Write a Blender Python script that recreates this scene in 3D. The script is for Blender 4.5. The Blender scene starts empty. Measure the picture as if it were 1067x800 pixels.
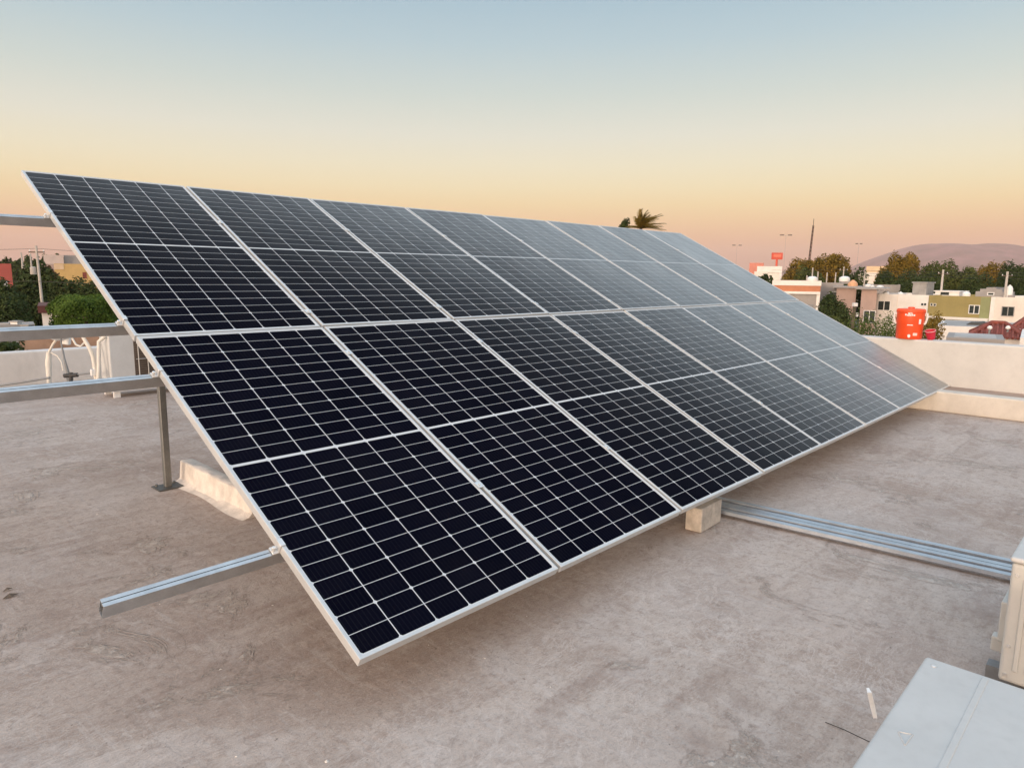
import bpy, math, random
import numpy as np
from mathutils import Matrix, Vector, Euler
rng = np.random.default_rng(7); random.seed(7)
R_ = math.radians
S = bpy.context.scene
COL = S.collection
PI = math.pi

# ------------------------------------------------------------------ camera
F = 727.5                                    # focal length in pixels of the 1067 px wide photograph
CAM = np.array([-1.2396, -1.8493, 1.5141])
AX = np.array([[0.68573889, -0.72778342, 0.0096679],        # right
               [-0.10686994, -0.11381712, -0.98773705],     # down
               [0.71995902, 0.6762965, -0.155827]])         # forward
cam_d = bpy.data.cameras.new('camera'); cam = bpy.data.objects.new('camera', cam_d); COL.objects.link(cam)
cam.matrix_world = Matrix(((AX[0][0], -AX[1][0], -AX[2][0], CAM[0]), (AX[0][1], -AX[1][1], -AX[2][1], CAM[1]),
                           (AX[0][2], -AX[1][2], -AX[2][2], CAM[2]), (0, 0, 0, 1)))
cam_d.sensor_fit = 'HORIZONTAL'; cam_d.sensor_width = 36; cam_d.lens = 36 * F / 1067
cam_d.clip_start = 0.05; cam_d.clip_end = 40000
S.camera = cam

# ------------------------------------------------------------------ sky, sun, exposure
def lin(r, g, b):
    f = lambda c: (c / 255 / 12.92) if c <= 10 else ((c / 255 + 0.055) / 1.055) ** 2.4
    return (f(r), f(g), f(b), 1)
SUN_AZ = Vector((-0.98, -0.20)).normalized()     # towards the sun: behind the camera
SUN_EL = R_(4.0)
world = bpy.data.worlds.new('World'); S.world = world; world.use_nodes = True
wt = world.node_tree; wt.nodes.clear()
def wn(t, **k):
    n = wt.nodes.new(t)
    for a, b in k.items(): setattr(n, a, b)
    return n
tc = wn('ShaderNodeTexCoord'); sep = wn('ShaderNodeSeparateXYZ'); wt.links.new(tc.outputs['Generated'], sep.inputs[0])
def ramp(stops):
    r = wn('ShaderNodeValToRGB'); e = r.color_ramp.elements; r.color_ramp.interpolation = 'B_SPLINE' if False else 'LINEAR'
    e[0].position = stops[0][0]; e[0].color = stops[0][1]
    e[1].position = stops[-1][0]; e[1].color = stops[-1][1]
    for p, c in stops[1:-1]:
        q = e.new(p); q.color = c
    return r
sc = lambda c, k: (c[0] * k, c[1] * k, c[2] * k, 1)
sd = lambda el: math.sin(R_(el))
anti = ramp([(0.0, sc(lin(220, 154, 132), 1.08)), (sd(1.4), sc(lin(226, 161, 130), 1.10)), (sd(2.6), sc(lin(233, 175, 132), 1.10)), (sd(4.2), sc(lin(240, 201, 148), 1.08)),
             (sd(5.4), sc(lin(242, 216, 162), 1.06)), (sd(6.7), sc(lin(240, 225, 182), 1.05)), (sd(8.3), sc(lin(236, 229, 199), 1.03)), (sd(10.5), sc(lin(225, 226, 211), 1.02)), (sd(13.5), lin(203, 216, 211)),
             (sd(17), lin(178, 203, 212)), (sd(21), lin(155, 188, 206)), (sd(32), sc(lin(165, 195, 216), 1.25)), (sd(50), sc(lin(182, 203, 220), 1.7)), (1.0, sc(lin(188, 204, 220), 1.8))])
glow = ramp([(0.0, sc(lin(255, 200, 156), 6.0)), (sd(6), sc(lin(255, 214, 176), 5.0)), (sd(15), sc(lin(255, 224, 196), 3.2)), (sd(35), sc(lin(235, 215, 202), 2.0)), (sd(60), sc(lin(190, 204, 218), 1.8)), (1.0, sc(lin(188, 204, 220), 1.8))])
for r in (anti, glow): wt.links.new(sep.outputs['Z'], r.inputs[0])
dot = wn('ShaderNodeVectorMath', operation='DOT_PRODUCT'); wt.links.new(tc.outputs['Generated'], dot.inputs[0])
dot.inputs[1].default_value = (SUN_AZ.x, SUN_AZ.y, 0.0)
mr = wn('ShaderNodeMapRange', interpolation_type='SMOOTHSTEP'); wt.links.new(dot.outputs['Value'], mr.inputs[0])
mr.inputs[1].default_value = 0.0; mr.inputs[2].default_value = 0.9
mx = wn('ShaderNodeMix', data_type='RGBA'); wt.links.new(mr.outputs[0], mx.inputs[0])
wt.links.new(anti.outputs[0], mx.inputs[6]); wt.links.new(glow.outputs[0], mx.inputs[7])
bg = wn('ShaderNodeBackground'); bg.inputs[1].default_value = 1.0; wt.links.new(mx.outputs[2], bg.inputs[0])
nis = wn('ShaderNodeTexSky', sky_type='NISHITA', sun_disc=False)
nis.sun_elevation = SUN_EL; nis.sun_rotation = math.atan2(SUN_AZ.x, SUN_AZ.y)
bg2 = wn('ShaderNodeBackground'); bg2.inputs[1].default_value = 0.02; wt.links.new(nis.outputs[0], bg2.inputs[0])
ad = wn('ShaderNodeAddShader'); wt.links.new(bg.outputs[0], ad.inputs[0]); wt.links.new(bg2.outputs[0], ad.inputs[1])
wo = wn('ShaderNodeOutputWorld'); wt.links.new(ad.outputs[0], wo.inputs[0])
sun_d = bpy.data.lights.new('sun', 'SUN'); sun_d.energy = 3.2; sun_d.angle = R_(9); sun_d.color = (1.0, 0.80, 0.60)
sun = bpy.data.objects.new('sun', sun_d); COL.objects.link(sun)
sv = Vector((SUN_AZ.x * math.cos(SUN_EL), SUN_AZ.y * math.cos(SUN_EL), math.sin(SUN_EL)))
sun.rotation_euler = sv.to_track_quat('Z', 'Y').to_euler(); sun.location = (-30, -20, 30)
S.view_settings.view_transform = 'Standard'; S.view_settings.look = 'None'
S.view_settings.exposure = 0.0; S.view_settings.gamma = 1.0; S.view_settings.use_curve_mapping = False
S.render.engine = 'CYCLES'
S.cycles.max_bounces = 6; S.cycles.diffuse_bounces = 3; S.cycles.glossy_bounces = 3; S.cycles.transmission_bounces = 3

# ------------------------------------------------------------------ helpers
def ray(x, y): return AX[2] + AX[0] * (x - 533.5) / F + AX[1] * (y - 400) / F
def P(x, y, D): return Vector(CAM + ray(x, y) * D)                 # point at optical depth D
def PZ(x, y, z):
    d = ray(x, y); return Vector(CAM + d * (z - CAM[2]) / d[2])
GZ = -6.2                                                           # street level below the roof (roof = 0)
YAW = math.atan2(AX[0][1], AX[0][0])                                # faces the camera

def tag(o, label=None, cat=None, group=None, kind=None):
    if label: o['label'] = label
    if cat: o['category'] = cat
    if group: o['group'] = group
    if kind: o['kind'] = kind
    return o
def thing(name, label, cat, loc=(0, 0, 0), rz=0, group=None):
    o = bpy.data.objects.new(name, None); COL.objects.link(o); o.location = loc; o.rotation_euler = (0, 0, rz)
    o.empty_display_size = 0.2
    return tag(o, label, cat, group)

class MB:
    def __init__(s): s.v = []; s.f = []; s.sm = []
    def add(s, vs, fs, smooth=False):
        n = len(s.v); s.v += [tuple(v) for v in vs]; s.f += [tuple(i + n for i in f) for f in fs]; s.sm += [smooth] * len(fs); return s
    def box(s, c, d, rot=None):
        x, y, z = [q / 2 for q in d]
        vs = [Vector(q) for q in ((-x, -y, -z), (x, -y, -z), (x, y, -z), (-x, y, -z), (-x, -y, z), (x, -y, z), (x, y, z), (-x, y, z))]
        if rot is not None:
            m = Euler(rot).to_matrix(); vs = [m @ v for v in vs]
        return s.add([v + Vector(c) for v in vs], [(0, 3, 2, 1), (4, 5, 6, 7), (0, 1, 5, 4), (1, 2, 6, 5), (2, 3, 7, 6), (3, 0, 4, 7)])
    def b2(s, lo, hi): return s.box([(a + b) / 2 for a, b in zip(lo, hi)], [b - a for a, b in zip(lo, hi)])
    def tube(s, pts, r, n=10, cap=True):
        pts = [Vector(p) for p in pts]; rs = r if isinstance(r, (list, tuple)) else [r] * len(pts)
        vs = []; fs = []; up = None
        for i, p in enumerate(pts):
            t = (pts[min(i + 1, len(pts) - 1)] - pts[max(i - 1, 0)]).normalized()
            if up is None: up = Vector((0, 0, 1)) if abs(t.z) < .9 else Vector((1, 0, 0))
            a = t.cross(up).normalized(); b = a.cross(t).normalized(); up = b
            for k in range(n):
                q = 2 * PI * k / n; vs.append(p + (a * math.cos(q) + b * math.sin(q)) * rs[i])
        for i in range(len(pts) - 1):
            for k in range(n):
                k2 = (k + 1) % n; fs.append((i * n + k, (i + 1) * n + k, (i + 1) * n + k2, i * n + k2))
        if cap: fs += [tuple(range(n)), tuple(reversed(range((len(pts) - 1) * n, len(pts) * n)))]
        return s.add(vs, fs, True)
    def lathe(s, prof, c=(0, 0, 0), n=24, cap=True):
        vs = []; fs = []
        for r, z in prof:
            for k in range(n):
                q = 2 * PI * k / n; vs.append((c[0] + r * math.cos(q), c[1] + r * math.sin(q), c[2] + z))
        for i in range(len(prof) - 1):
            for k in range(n):
                k2 = (k + 1) % n; fs.append((i * n + k, i * n + k2, (i + 1) * n + k2, (i + 1) * n + k))
        if cap: fs += [tuple(reversed(range(n))), tuple(range((len(prof) - 1) * n, len(prof) * n))]
        return s.add(vs, fs, True)
    def prism(s, prof, axis, a, b, off=(0, 0, 0)):
        """closed 2D profile extruded along axis 0/1/2 from a to b (profile in the other two axes, in order)"""
        o = [i for i in range(3) if i != axis]; n = len(prof); vs = []
        for q in (a, b):
            for p in prof:
                v = [0, 0, 0]; v[axis] = q + off[axis]; v[o[0]] = p[0] + off[o[0]]; v[o[1]] = p[1] + off[o[1]]; vs.append(v)
        fs = [tuple(range(n)), tuple(reversed(range(n, 2 * n)))] + [(i, i + n, (i + 1) % n + n, (i + 1) % n) for i in range(n)]
        return s.add(vs, fs)
    def build(s, name, mat, parent=None, bevel=0, seg=2, loc=None):
        me = bpy.data.meshes.new(name); me.from_pydata([tuple(v) for v in s.v], [], s.f)
        me.polygons.foreach_set('use_smooth', s.sm)
        me.materials.append(mat)
        import bmesh
        bm = bmesh.new(); bm.from_mesh(me); bmesh.ops.recalc_face_normals(bm, faces=bm.faces); bm.to_mesh(me); bm.free()
        o = bpy.data.objects.new(name, me); COL.objects.link(o)
        if any(s.sm): me.set_sharp_from_angle(angle=R_(40))
        if parent: o.parent = parent
        if loc is not None: o.location = loc
        if bevel:
            b = o.modifiers.new('bevel', 'BEVEL'); b.width = bevel; b.segments = seg; b.limit_method = 'ANGLE'; b.angle_limit = R_(40)
        return o

# ------------------------------------------------------------------ materials
class NT:
    def __init__(s, name):
        s.m = bpy.data.materials.new(name); s.m.use_nodes = True; s.t = s.m.node_tree; s.b = s.t.nodes['Principled BSDF']
    def n(s, t, **k):
        q = s.t.nodes.new(t)
        for a, b in k.items(): setattr(q, a, b)
        return q
    def l(s, a, b): s.t.links.new(a, b)
    def val(s, sock, v):
        if hasattr(v, 'is_linked'): s.l(v, sock)
        else: sock.default_value = v
    def math(s, op, a, b=0, c=0, clamp=False):
        q = s.n('ShaderNodeMath', operation=op, use_clamp=clamp)
        for i, v in enumerate((a, b, c)): s.val(q.inputs[i], v)
        return q.outputs[0]
    def mix(s, f, a, b, bt='MIX'):
        q = s.n('ShaderNodeMix', data_type='RGBA', blend_type=bt); s.val(q.inputs[0], f); s.val(q.inputs[6], a); s.val(q.inputs[7], b); return q.outputs[2]
    def noise(s, co, scale, detail=6, rough=.6, dist=0):
        q = s.n('ShaderNodeTexNoise'); q.inputs['Scale'].default_value = scale; q.inputs['Detail'].default_value = detail
        q.inputs['Roughness'].default_value = rough; q.inputs['Distortion'].default_value = dist
        if co is not None: s.l(co, q.inputs['Vector'])
        return q.outputs['Fac']
    def mapr(s, v, a, b, c=0, d=1):
        q = s.n('ShaderNodeMapRange', interpolation_type='SMOOTHSTEP'); s.val(q.inputs[0], v)
        for i, w in enumerate((a, b, c, d)): q.inputs[i + 1].default_value = w
        return q.outputs[0]
    def co(s, kind='Object', scale=None, rot=None):
        t = s.n('ShaderNodeTexCoord').outputs[kind]
        if scale or rot:
            m = s.n('ShaderNodeMapping'); s.l(t, m.inputs[0])
            if scale: m.inputs['Scale'].default_value = scale
            if rot: m.inputs['Rotation'].default_value = rot
            t = m.outputs[0]
        return t
    def bump(s, h, strength=.3, dist=.01):
        q = s.n('ShaderNodeBump'); q.inputs['Strength'].default_value = strength; q.inputs['Distance'].default_value = dist
        s.l(h, q.inputs['Height']); s.l(q.outputs[0], s.b.inputs['Normal'])
    def set(s, **k):
        for a, v in k.items(): s.val(s.b.inputs[a.replace('_', ' ')], v)
        return s
MATS = {}
def c4(c): return (c[0], c[1], c[2], 1)
def paint(name, col, rough=.6, metal=0, var=.12, scale=3.0, dirt=.0, bump=0, spec=.5):
    """a plain surface with soft uneven wear"""
    if name in MATS: return MATS[name]
    t = NT(name); co = t.co()
    n1 = t.noise(co, scale, 7, .62); n2 = t.noise(co, scale * 9, 5, .6)
    lo = tuple(q * (1 - var) for q in col[:3]) + (1,); hi = tuple(min(1, q * (1 + var)) for q in col[:3]) + (1,)
    c = t.mix(t.mapr(n1, .3, .7), lo, hi)
    c = t.mix(t.math('MULTIPLY', t.mapr(n2, .45, .75), .25), c, tuple(q * .8 for q in col[:3]) + (1,))
    if dirt:
        m = t.co(scale=(1, 1, .25)); st = t.noise(m, scale * 2.2, 6, .7)
        c = t.mix(t.math('MULTIPLY', t.mapr(st, .5, .75), dirt), c, tuple(q * .45 + .02 for q in col[:3]) + (1,))
    t.set(Base_Color=c, Metallic=metal, Specular_IOR_Level=spec)
    t.set(Roughness=t.mapr(n2, .2, .8, max(0, rough - .1), min(1, rough + .1)))
    if bump: t.bump(n2, bump, .004)
    MATS[name] = t.m; return t.m
def leafmat(name, c1, c2, c3):
    if name in MATS: return MATS[name]
    t = NT(name); g = t.n('ShaderNodeNewGeometry'); r = t.n('ShaderNodeValToRGB'); t.l(g.outputs['Random Per Island'], r.inputs[0])
    e = r.color_ramp.elements; e[0].color = c4(c1); e[1].color = c4(c3); q = e.new(.55); q.color = c4(c2)
    n = t.noise(t.co(), .5, 3)
    c = t.mix(t.mapr(n, .35, .65), r.outputs[0], t.mix(.55, r.outputs[0], c4(c3)))
    t.set(Base_Color=c, Roughness=.75, Specular_IOR_Level=.2)
    tr = t.n('ShaderNodeBsdfTranslucent'); t.l(c, tr.inputs[0]); ms = t.n('ShaderNodeMixShader'); ms.inputs[0].default_value = .25
    t.l(t.b.outputs[0], ms.inputs[1]); t.l(tr.outputs[0], ms.inputs[2]); t.l(ms.outputs[0], t.t.nodes['Material Output'].inputs[0])
    MATS[name] = t.m; return t.m

def dis0(t, co):
    n = t.n('ShaderNodeTexNoise'); n.inputs['Scale'].default_value = 1.7; n.inputs['Detail'].default_value = 5; t.l(co, n.inputs['Vector'])
    a = t.n('ShaderNodeVectorMath', operation='SCALE'); a.inputs['Scale'].default_value = .10; t.l(n.outputs['Color'], a.inputs[0])
    b = t.n('ShaderNodeVectorMath', operation='ADD'); t.l(co, b.inputs[0]); t.l(a.outputs[0], b.inputs[1]); return b.outputs[0]
def roof_mat():
    t = NT('roof_coating'); co = t.co('Object')
    big = t.noise(co, .55, 5, .6); mid = t.noise(co, 2.6, 8, .68, .4); fine = t.noise(co, 22, 8, .72, .3); gr = t.noise(co, 130, 4, .7)
    st = t.noise(t.co('Object', scale=(1, 5.5, 1), rot=(0, 0, R_(14))), 1.1, 8, .65, .8)
    st2 = t.noise(t.co('Object', scale=(6, 1, 1), rot=(0, 0, R_(-28))), 1.9, 8, .7, 1.1)
    c = t.mix(t.mapr(big, .38, .62), (.385, .303, .256, 1), (.485, .404, .354, 1))
    c = t.mix(t.math('MULTIPLY', t.mapr(st, .44, .64), .55), c, (.315, .238, .198, 1))
    c = t.mix(t.math('MULTIPLY', t.mapr(mid, .50, .66), .55), c, (.53, .465, .43, 1))
    c = t.mix(t.math('MULTIPLY', t.mapr(st2, .52, .68), .5), c, (.55, .485, .45, 1))
    c = t.mix(t.math('MULTIPLY', t.mapr(fine, .46, .66), .55), c, (.28, .212, .177, 1))
    f2 = t.noise(t.co('Object', scale=(1, 2.4, 1), rot=(0, 0, R_(35))), 46, 6, .65, .5)
    c = t.mix(t.math('MULTIPLY', t.mapr(f2, .52, .70), .38), c, (.57, .51, .475, 1))
    c = t.mix(t.math('MULTIPLY', t.mapr(f2, .34, .47, 1, 0), .4), c, (.22, .175, .15, 1))
    c = t.mix(t.math('MULTIPLY', t.mapr(gr, .55, .7), .35), c, (.6, .54, .5, 1))
    tide = t.noise(co, .85, 3, .45, .5)
    ring = t.math('ABSOLUTE', t.math('SUBTRACT', tide, .53))
    c = t.mix(t.math('MULTIPLY', t.mapr(ring, .0, .02, 1, 0), .16), c, (.60, .54, .50, 1))
    c = t.mix(t.math('MULTIPLY', t.mapr(tide, .53, .58), .28), c, (.46, .40, .37, 1))
    seam = t.n('ShaderNodeSeparateXYZ'); t.l(dis0(t, co), seam.inputs[0])
    sx = t.math('ABSOLUTE', t.math('SUBTRACT', t.math('FRACT', t.math('MULTIPLY', seam.outputs[1], .93)), .5))
    c = t.mix(t.math('MULTIPLY', t.mapr(sx, .0, .02, 1, 0), .14), c, (.22, .175, .15, 1))
    # wispy pale trowel marks left by the brushed coating
    msk = t.mapr(t.noise(co, .9, 4, .6), .46, .60)
    for sc_, ro, wd, st_ in ((2.6, .4, .020, .42), (5.5, -.7, .030, .34)):
        wv = t.noise(t.co('Object', scale=(1, 1.9, 1), rot=(0, 0, ro)), sc_, 7, .62, 1.6)
        rg_ = t.math('ABSOLUTE', t.math('SUBTRACT', wv, .5))
        c = t.mix(t.math('MULTIPLY', t.math('MULTIPLY', t.mapr(rg_, .0, wd, 1, 0), msk), st_), c, (.62, .55, .51, 1))
    dk = t.noise(t.co('Object', scale=(1, 2.2, 1), rot=(0, 0, .9)), 1.4, 6, .66, .8)
    c = t.mix(t.math('MULTIPLY', t.mapr(dk, .56, .68), .38), c, (.25, .178, .148, 1))
    # pale mortar smears and hairline scratches
    w = t.n('ShaderNodeTexNoise'); w.inputs['Scale'].default_value = 1.35; w.inputs['Detail'].default_value = 9; w.inputs['Roughness'].default_value = .72; w.inputs['Distortion'].default_value = .6
    t.l(t.co('Object', scale=(1, 1, 1), rot=(0, 0, 1)), w.inputs['Vector'])
    smear = t.math('MULTIPLY', t.mapr(w.outputs['Fac'], .585, .625), t.mapr(fine, .40, .56))
    c = t.mix(t.math('MULTIPLY', smear, .55), c, (.66, .59, .53, 1))
    edge = t.math('MULTIPLY', t.mapr(w.outputs['Fac'], .565, .59), t.mapr(w.outputs['Fac'], .59, .61, 1, 0))
    c = t.mix(t.math('MULTIPLY', edge, .30), c, (.20, .15, .125, 1))
    sp_ = t.noise(co, 34, 2, .5); c = t.mix(t.math('MULTIPLY', t.mapr(sp_, .72, .76), .6), c, (.12, .09, .075, 1))
    v = t.n('ShaderNodeTexVoronoi', feature='DISTANCE_TO_EDGE'); v.inputs['Scale'].default_value = 1.1
    dis = t.n('ShaderNodeVectorMath', operation='ADD'); nc = t.n('ShaderNodeTexNoise'); nc.inputs['Scale'].default_value = 2.2; nc.inputs['Detail'].default_value = 6
    t.l(co, nc.inputs['Vector']); sc = t.n('ShaderNodeVectorMath', operation='SCALE'); sc.inputs['Scale'].default_value = .8; t.l(nc.outputs['Color'], sc.inputs[0])
    t.l(co, dis.inputs[0]); t.l(sc.outputs[0], dis.inputs[1]); t.l(dis.outputs[0], v.inputs['Vector'])
    crack = t.math('MULTIPLY', t.mapr(v.outputs['Distance'], .0, .008, 1, 0), t.mapr(mid, .45, .6))
    c = t.mix(t.math('MULTIPLY', crack, .22), c, (.13, .10, .085, 1))
    v2 = t.n('ShaderNodeTexVoronoi', feature='DISTANCE_TO_EDGE'); v2.inputs['Scale'].default_value = 3.4
    t.l(dis.outputs[0], v2.inputs['Vector'])
    scr = t.math('MULTIPLY', t.mapr(v2.outputs['Distance'], .0, .012, 1, 0), t.mapr(st2, .5, .62))
    c = t.mix(t.math('MULTIPLY', scr, .2), c, (.5, .44, .4, 1))
    t.set(Base_Color=c, Roughness=t.mapr(fine, .3, .7, .62, .86), Specular_IOR_Level=.35)
    h = t.math('ADD', t.math('MULTIPLY', fine, .9), t.math('ADD', t.math('MULTIPLY', gr, .16), t.math('MULTIPLY', mid, 1.4)))
    h = t.math('ADD', h, t.math('MULTIPLY', smear, 1.6))
    t.bump(h, .62, .013)
    return t.m

PW, PH = 1.0443, 2.1043                          # one panel
def cell_mat():
    t = NT('solar_cells'); co = t.co('Object'); sp = t.n('ShaderNodeSeparateXYZ'); t.l(co, sp.inputs[0])
    x, y = sp.outputs[0], sp.outputs[1]
    cw, ch = .1688, .0857
    u = t.math('DIVIDE', t.math('ADD', x, 3 * cw), cw)
    ya = t.math('SUBTRACT', t.math('ABSOLUTE', y), .0065)
    v = t.math('DIVIDE', ya, ch)
    fx = t.math('MULTIPLY', t.math('SUBTRACT', t.math('FRACT', u), .5), cw)       # metres from the cell's centre
    fy = t.math('MULTIPLY', t.math('SUBTRACT', t.math('FRACT', v), .5), ch)
    dx = t.math('SUBTRACT', cw / 2, t.math('ABSOLUTE', fx)); dy = t.math('SUBTRACT', ch / 2, t.math('ABSOLUTE', fy))
    line = t.math('MAXIMUM', t.math('LESS_THAN', dx, .0021), t.math('LESS_THAN', dy, .00125))
    # clipped corners: two of each half cell
    v2 = t.math('FRACT', t.math('MULTIPLY', t.math('ADD', v, 0.0), .5)); fy2 = t.math('MULTIPLY', t.math('SUBTRACT', .5, t.math('ABSOLUTE', t.math('SUBTRACT', v2, .5))), 2 * ch)
    cham = t.math('LESS_THAN', t.math('ADD', dx, fy2), .0105)
    line = t.math('MAXIMUM', line, cham)
    out = t.math('MAXIMUM', t.math('LESS_THAN', ya, 0.0), t.math('GREATER_THAN', v, 12.0))
    out = t.math('MAXIMUM', out, t.math('GREATER_THAN', t.math('ABSOLUTE', x), 3 * cw))
    line = t.math('MAXIMUM', line, out)
    bb = t.math('ABSOLUTE', t.math('SUBTRACT', t.math('FRACT', t.math('MULTIPLY', t.math('FRACT', u), 9.0)), .5))
    bus = t.math('LESS_THAN', bb, .045)
    ids = t.n('ShaderNodeCombineXYZ'); t.l(t.math('FLOOR', u), ids.inputs[0]); t.l(t.math('FLOOR', t.math('DIVIDE', y, ch)), ids.inputs[1])
    oi = t.n('ShaderNodeObjectInfo'); t.l(t.math('MULTIPLY', oi.outputs['Random'], 50), ids.inputs[2])
    wn_ = t.n('ShaderNodeTexWhiteNoise'); t.l(ids.outputs[0], wn_.inputs[0])
    c = t.mix(wn_.outputs['Value'], (.0014, .0017, .0062, 1), (.0026, .0030, .0090, 1))
    c = t.mix(t.math('MULTIPLY', bus, .4), c, (.03, .032, .04, 1))
    c = t.mix(line, c, (.62, .64, .66, 1))
    du = t.noise(co, 2.2, 7, .65)                                                  # a thin film of dust
    c = t.mix(t.mapr(du, .35, .8, .0005, .007), c, (.42, .38, .34, 1))
    # textured, coated glass: low-angle sky sheen painted in by view angle, half as flat grey diffuse
    t.set(Base_Color=c, Roughness=.6, Specular_IOR_Level=.0)
    lw = t.n('ShaderNodeLayerWeight'); lw.inputs['Blend'].default_value = .5
    xx = t.math('MULTIPLY', t.math('POWER', lw.outputs['Facing'], 16.0), 122.0)
    fac = t.math('ADD', .0015, t.math('DIVIDE', xx, t.math('ADD', 1.0, t.math('DIVIDE', xx, .85))), clamp=True)
    pv_ = t.math('ADD', .90, t.math('MULTIPLY', oi.outputs['Random'], .2)); sm_ = t.mapr(t.noise(t.co('Object', scale=(1, .35, 1)), 5.0, 6, .65), .3, .7, .88, 1.12)
    fac = t.math('MULTIPLY', fac, t.math('MULTIPLY', pv_, sm_))
    gl = t.n('ShaderNodeBsdfGlossy'); gl.inputs['Color'].default_value = (.98, .965, .935, 1); t.val(gl.inputs['Roughness'], t.mapr(du, .3, .75, .46, .56))
    ms = t.n('ShaderNodeMixShader'); t.l(fac, ms.inputs[0]); df = t.n('ShaderNodeBsdfDiffuse'); df.inputs['Color'].default_value = (.185, .198, .20, 1); m2 = t.n('ShaderNodeMixShader'); m2.inputs[0].default_value = .5
    t.l(gl.outputs[0], m2.inputs[1]); t.l(df.outputs[0], m2.inputs[2])
    t.l(t.b.outputs[0], ms.inputs[1]); t.l(m2.outputs[0], ms.inputs[2])
    t.l(ms.outputs[0], t.t.nodes['Material Output'].inputs[0])
    return t.m

M = dict(
    roof=roof_mat(), cells=cell_mat(),
    alu=paint('anodised_aluminium', (.62, .63, .63), .42, .35, .05, 4),
    galv=paint('galvanised_steel', (.53, .545, .555), .42, .85, .10, 14),
    galv2=paint('galvanised_post', (.23, .235, .23), .5, .7, .12, 10),
    clampm=paint('clamp_metal', (.72, .72, .71), .35, .6, .05, 10),
    white=paint('white_enamel', (.60, .61, .61), .45, 0, .04, 4, .04),
    beige=paint('beige_enamel', (.53, .53, .505), .5, 0, .05, 4, .08),
    wallw=paint('whitewashed_wall', (.66, .58, .52), .85, 0, .08, 1.6, .10, .3),
    wallp=paint('pale_plaster_wall', (.64, .62, .60), .85, 0, .07, 1.4, .22, .3),
    mortar=paint('mortar_whitewash', (.68, .63, .58), .9, 0, .16, 9, .15, .8),
    wood=paint('weathered_wood', (.46, .41, .355), .8, 0, .22, 16, .3, .5),
    pvc=paint('cream_insulation', (.70, .67, .61), .7, 0, .06, 10),
    whitep=paint('white_plastic', (.80, .80, .79), .5, 0, .03, 10),
    dark=paint('dark_rubber', (.03, .03, .032), .6, 0, .2, 10),
    greyp=paint('grey_conduit', (.22, .23, .24), .5, .2, .1, 10),
    orange=paint('orange_plastic', (.83, .085, .018), .42, 0, .05, 8),
    red=paint('red_plastic', (.55, .02, .05), .45, 0, .05, 8),
    coil=paint('condenser_coil', (.10, .075, .06), .7, .1, .25, 20),
    wire=paint('guard_wire', (.58, .57, .54), .5, .3, .05, 10),
    conc=paint('grey_concrete', (.34, .33, .32), .9, 0, .15, 1.2, .2),
    street=paint('town_ground', (.16, .145, .125), .95, 0, .35, .02),
    asph=paint('asphalt', (.05, .05, .052), .9, 0, .2, 1),
    glass=paint('dark_window_glass', (.03, .04, .04), .15, 0, .3, 3),
    wirec=paint('black_cable', (.04, .035, .03), .7, 0, .1, 3),
    tile=paint('clay_roof_tile', (.23, .062, .045), .85, 0, .3, 5, .2),
    bark=paint('bark', (.13, .10, .075), .95, 0, .3, 5, .2),
    polec=paint('concrete_pole', (.50, .46, .42), .9, 0, .12, 3, .1),
)

# ------------------------------------------------------------------ ground, roof, hills
st_mb = MB(); st_mb.add([(-14000, -14000, GZ), (14000, -14000, GZ), (14000, 14000, GZ), (-14000, 14000, GZ)], [(0, 1, 2, 3)])
tag(st_mb.build('ground', M['street']), kind='structure')
rf = MB(); rf.b2((-9, -9, GZ + .01), (8.75, 9.15, 0.0))
tag(rf.build('roof_terrace', M['roof']), kind='structure')

def ridge(name, pts, D, depth, mat, seed):
    """hills: a real heightfield; pts are (pixel x, pixel y) of the skyline"""
    r = np.random.default_rng(seed); nx, ny = 220, 41
    xs = np.linspace(pts[0][0], pts[-1][0], nx); ys = np.interp(xs, [p[0] for p in pts], [p[1] for p in pts])
    ph = r.uniform(0, 6.28, 14); am = r.uniform(.3, 1, 14)
    vs = []
    for j in range(ny):
        tt = j / (ny - 1); prof = math.sin(PI * tt) ** .8
        for i in range(nx):
            p = P(xs[i], ys[i], D); h = max(0, p.z - GZ)
            n = sum(am[k] * math.sin(xs[i] * (.05 + .05 * k) + tt * (3 + k) + ph[k]) for k in range(14)) / 14
            dd = (tt - .5) * depth + n * depth * .08 * (1 - prof)
            hh = h * prof * (1 + .18 * n * (1 - prof)) if tt != .5 else h
            d = Vector((AX[2][0], AX[2][1], 0)).normalized()
            q = Vector((p.x, p.y, GZ)) + d * dd
            vs.append((q.x, q.y, GZ - 8 + hh + 8 * (prof > 0)))
    fs = [(j * nx + i, j * nx + i + 1, (j + 1) * nx + i + 1, (j + 1) * nx + i) for j in range(ny - 1) for i in range(nx - 1)]
    m = MB(); m.add(vs, fs, True); o = m.build(name, mat); tag(o, kind='structure'); return o
hillm = paint('hill_scrub', (.19, .09, .10), .95, 0, .5, .006)
ridge('mountain', [(905, 291), (915, 283), (921, 276.5), (926, 271.2), (931, 267.6), (936, 264.8), (940, 263.2), (947, 259.8), (951, 258.8), (957, 256), (962.6, 254.6), (967, 254.2), (972, 254.6), (979, 253.8), (988, 254), (992, 255), (996, 254.6), (1001.7, 256.6), (1005, 255.5), (1008, 257.2),
                   (1011, 255.8), (1015, 254.6), (1020, 255), (1026, 253.8), (1033, 254), (1038, 255.6), (1044, 255.9), (1050, 258.4), (1055, 259), (1061, 261.8), (1070, 263), (1090, 269), (1120, 276), (1150, 290)], 7000, 2600, hillm, 3)
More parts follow.
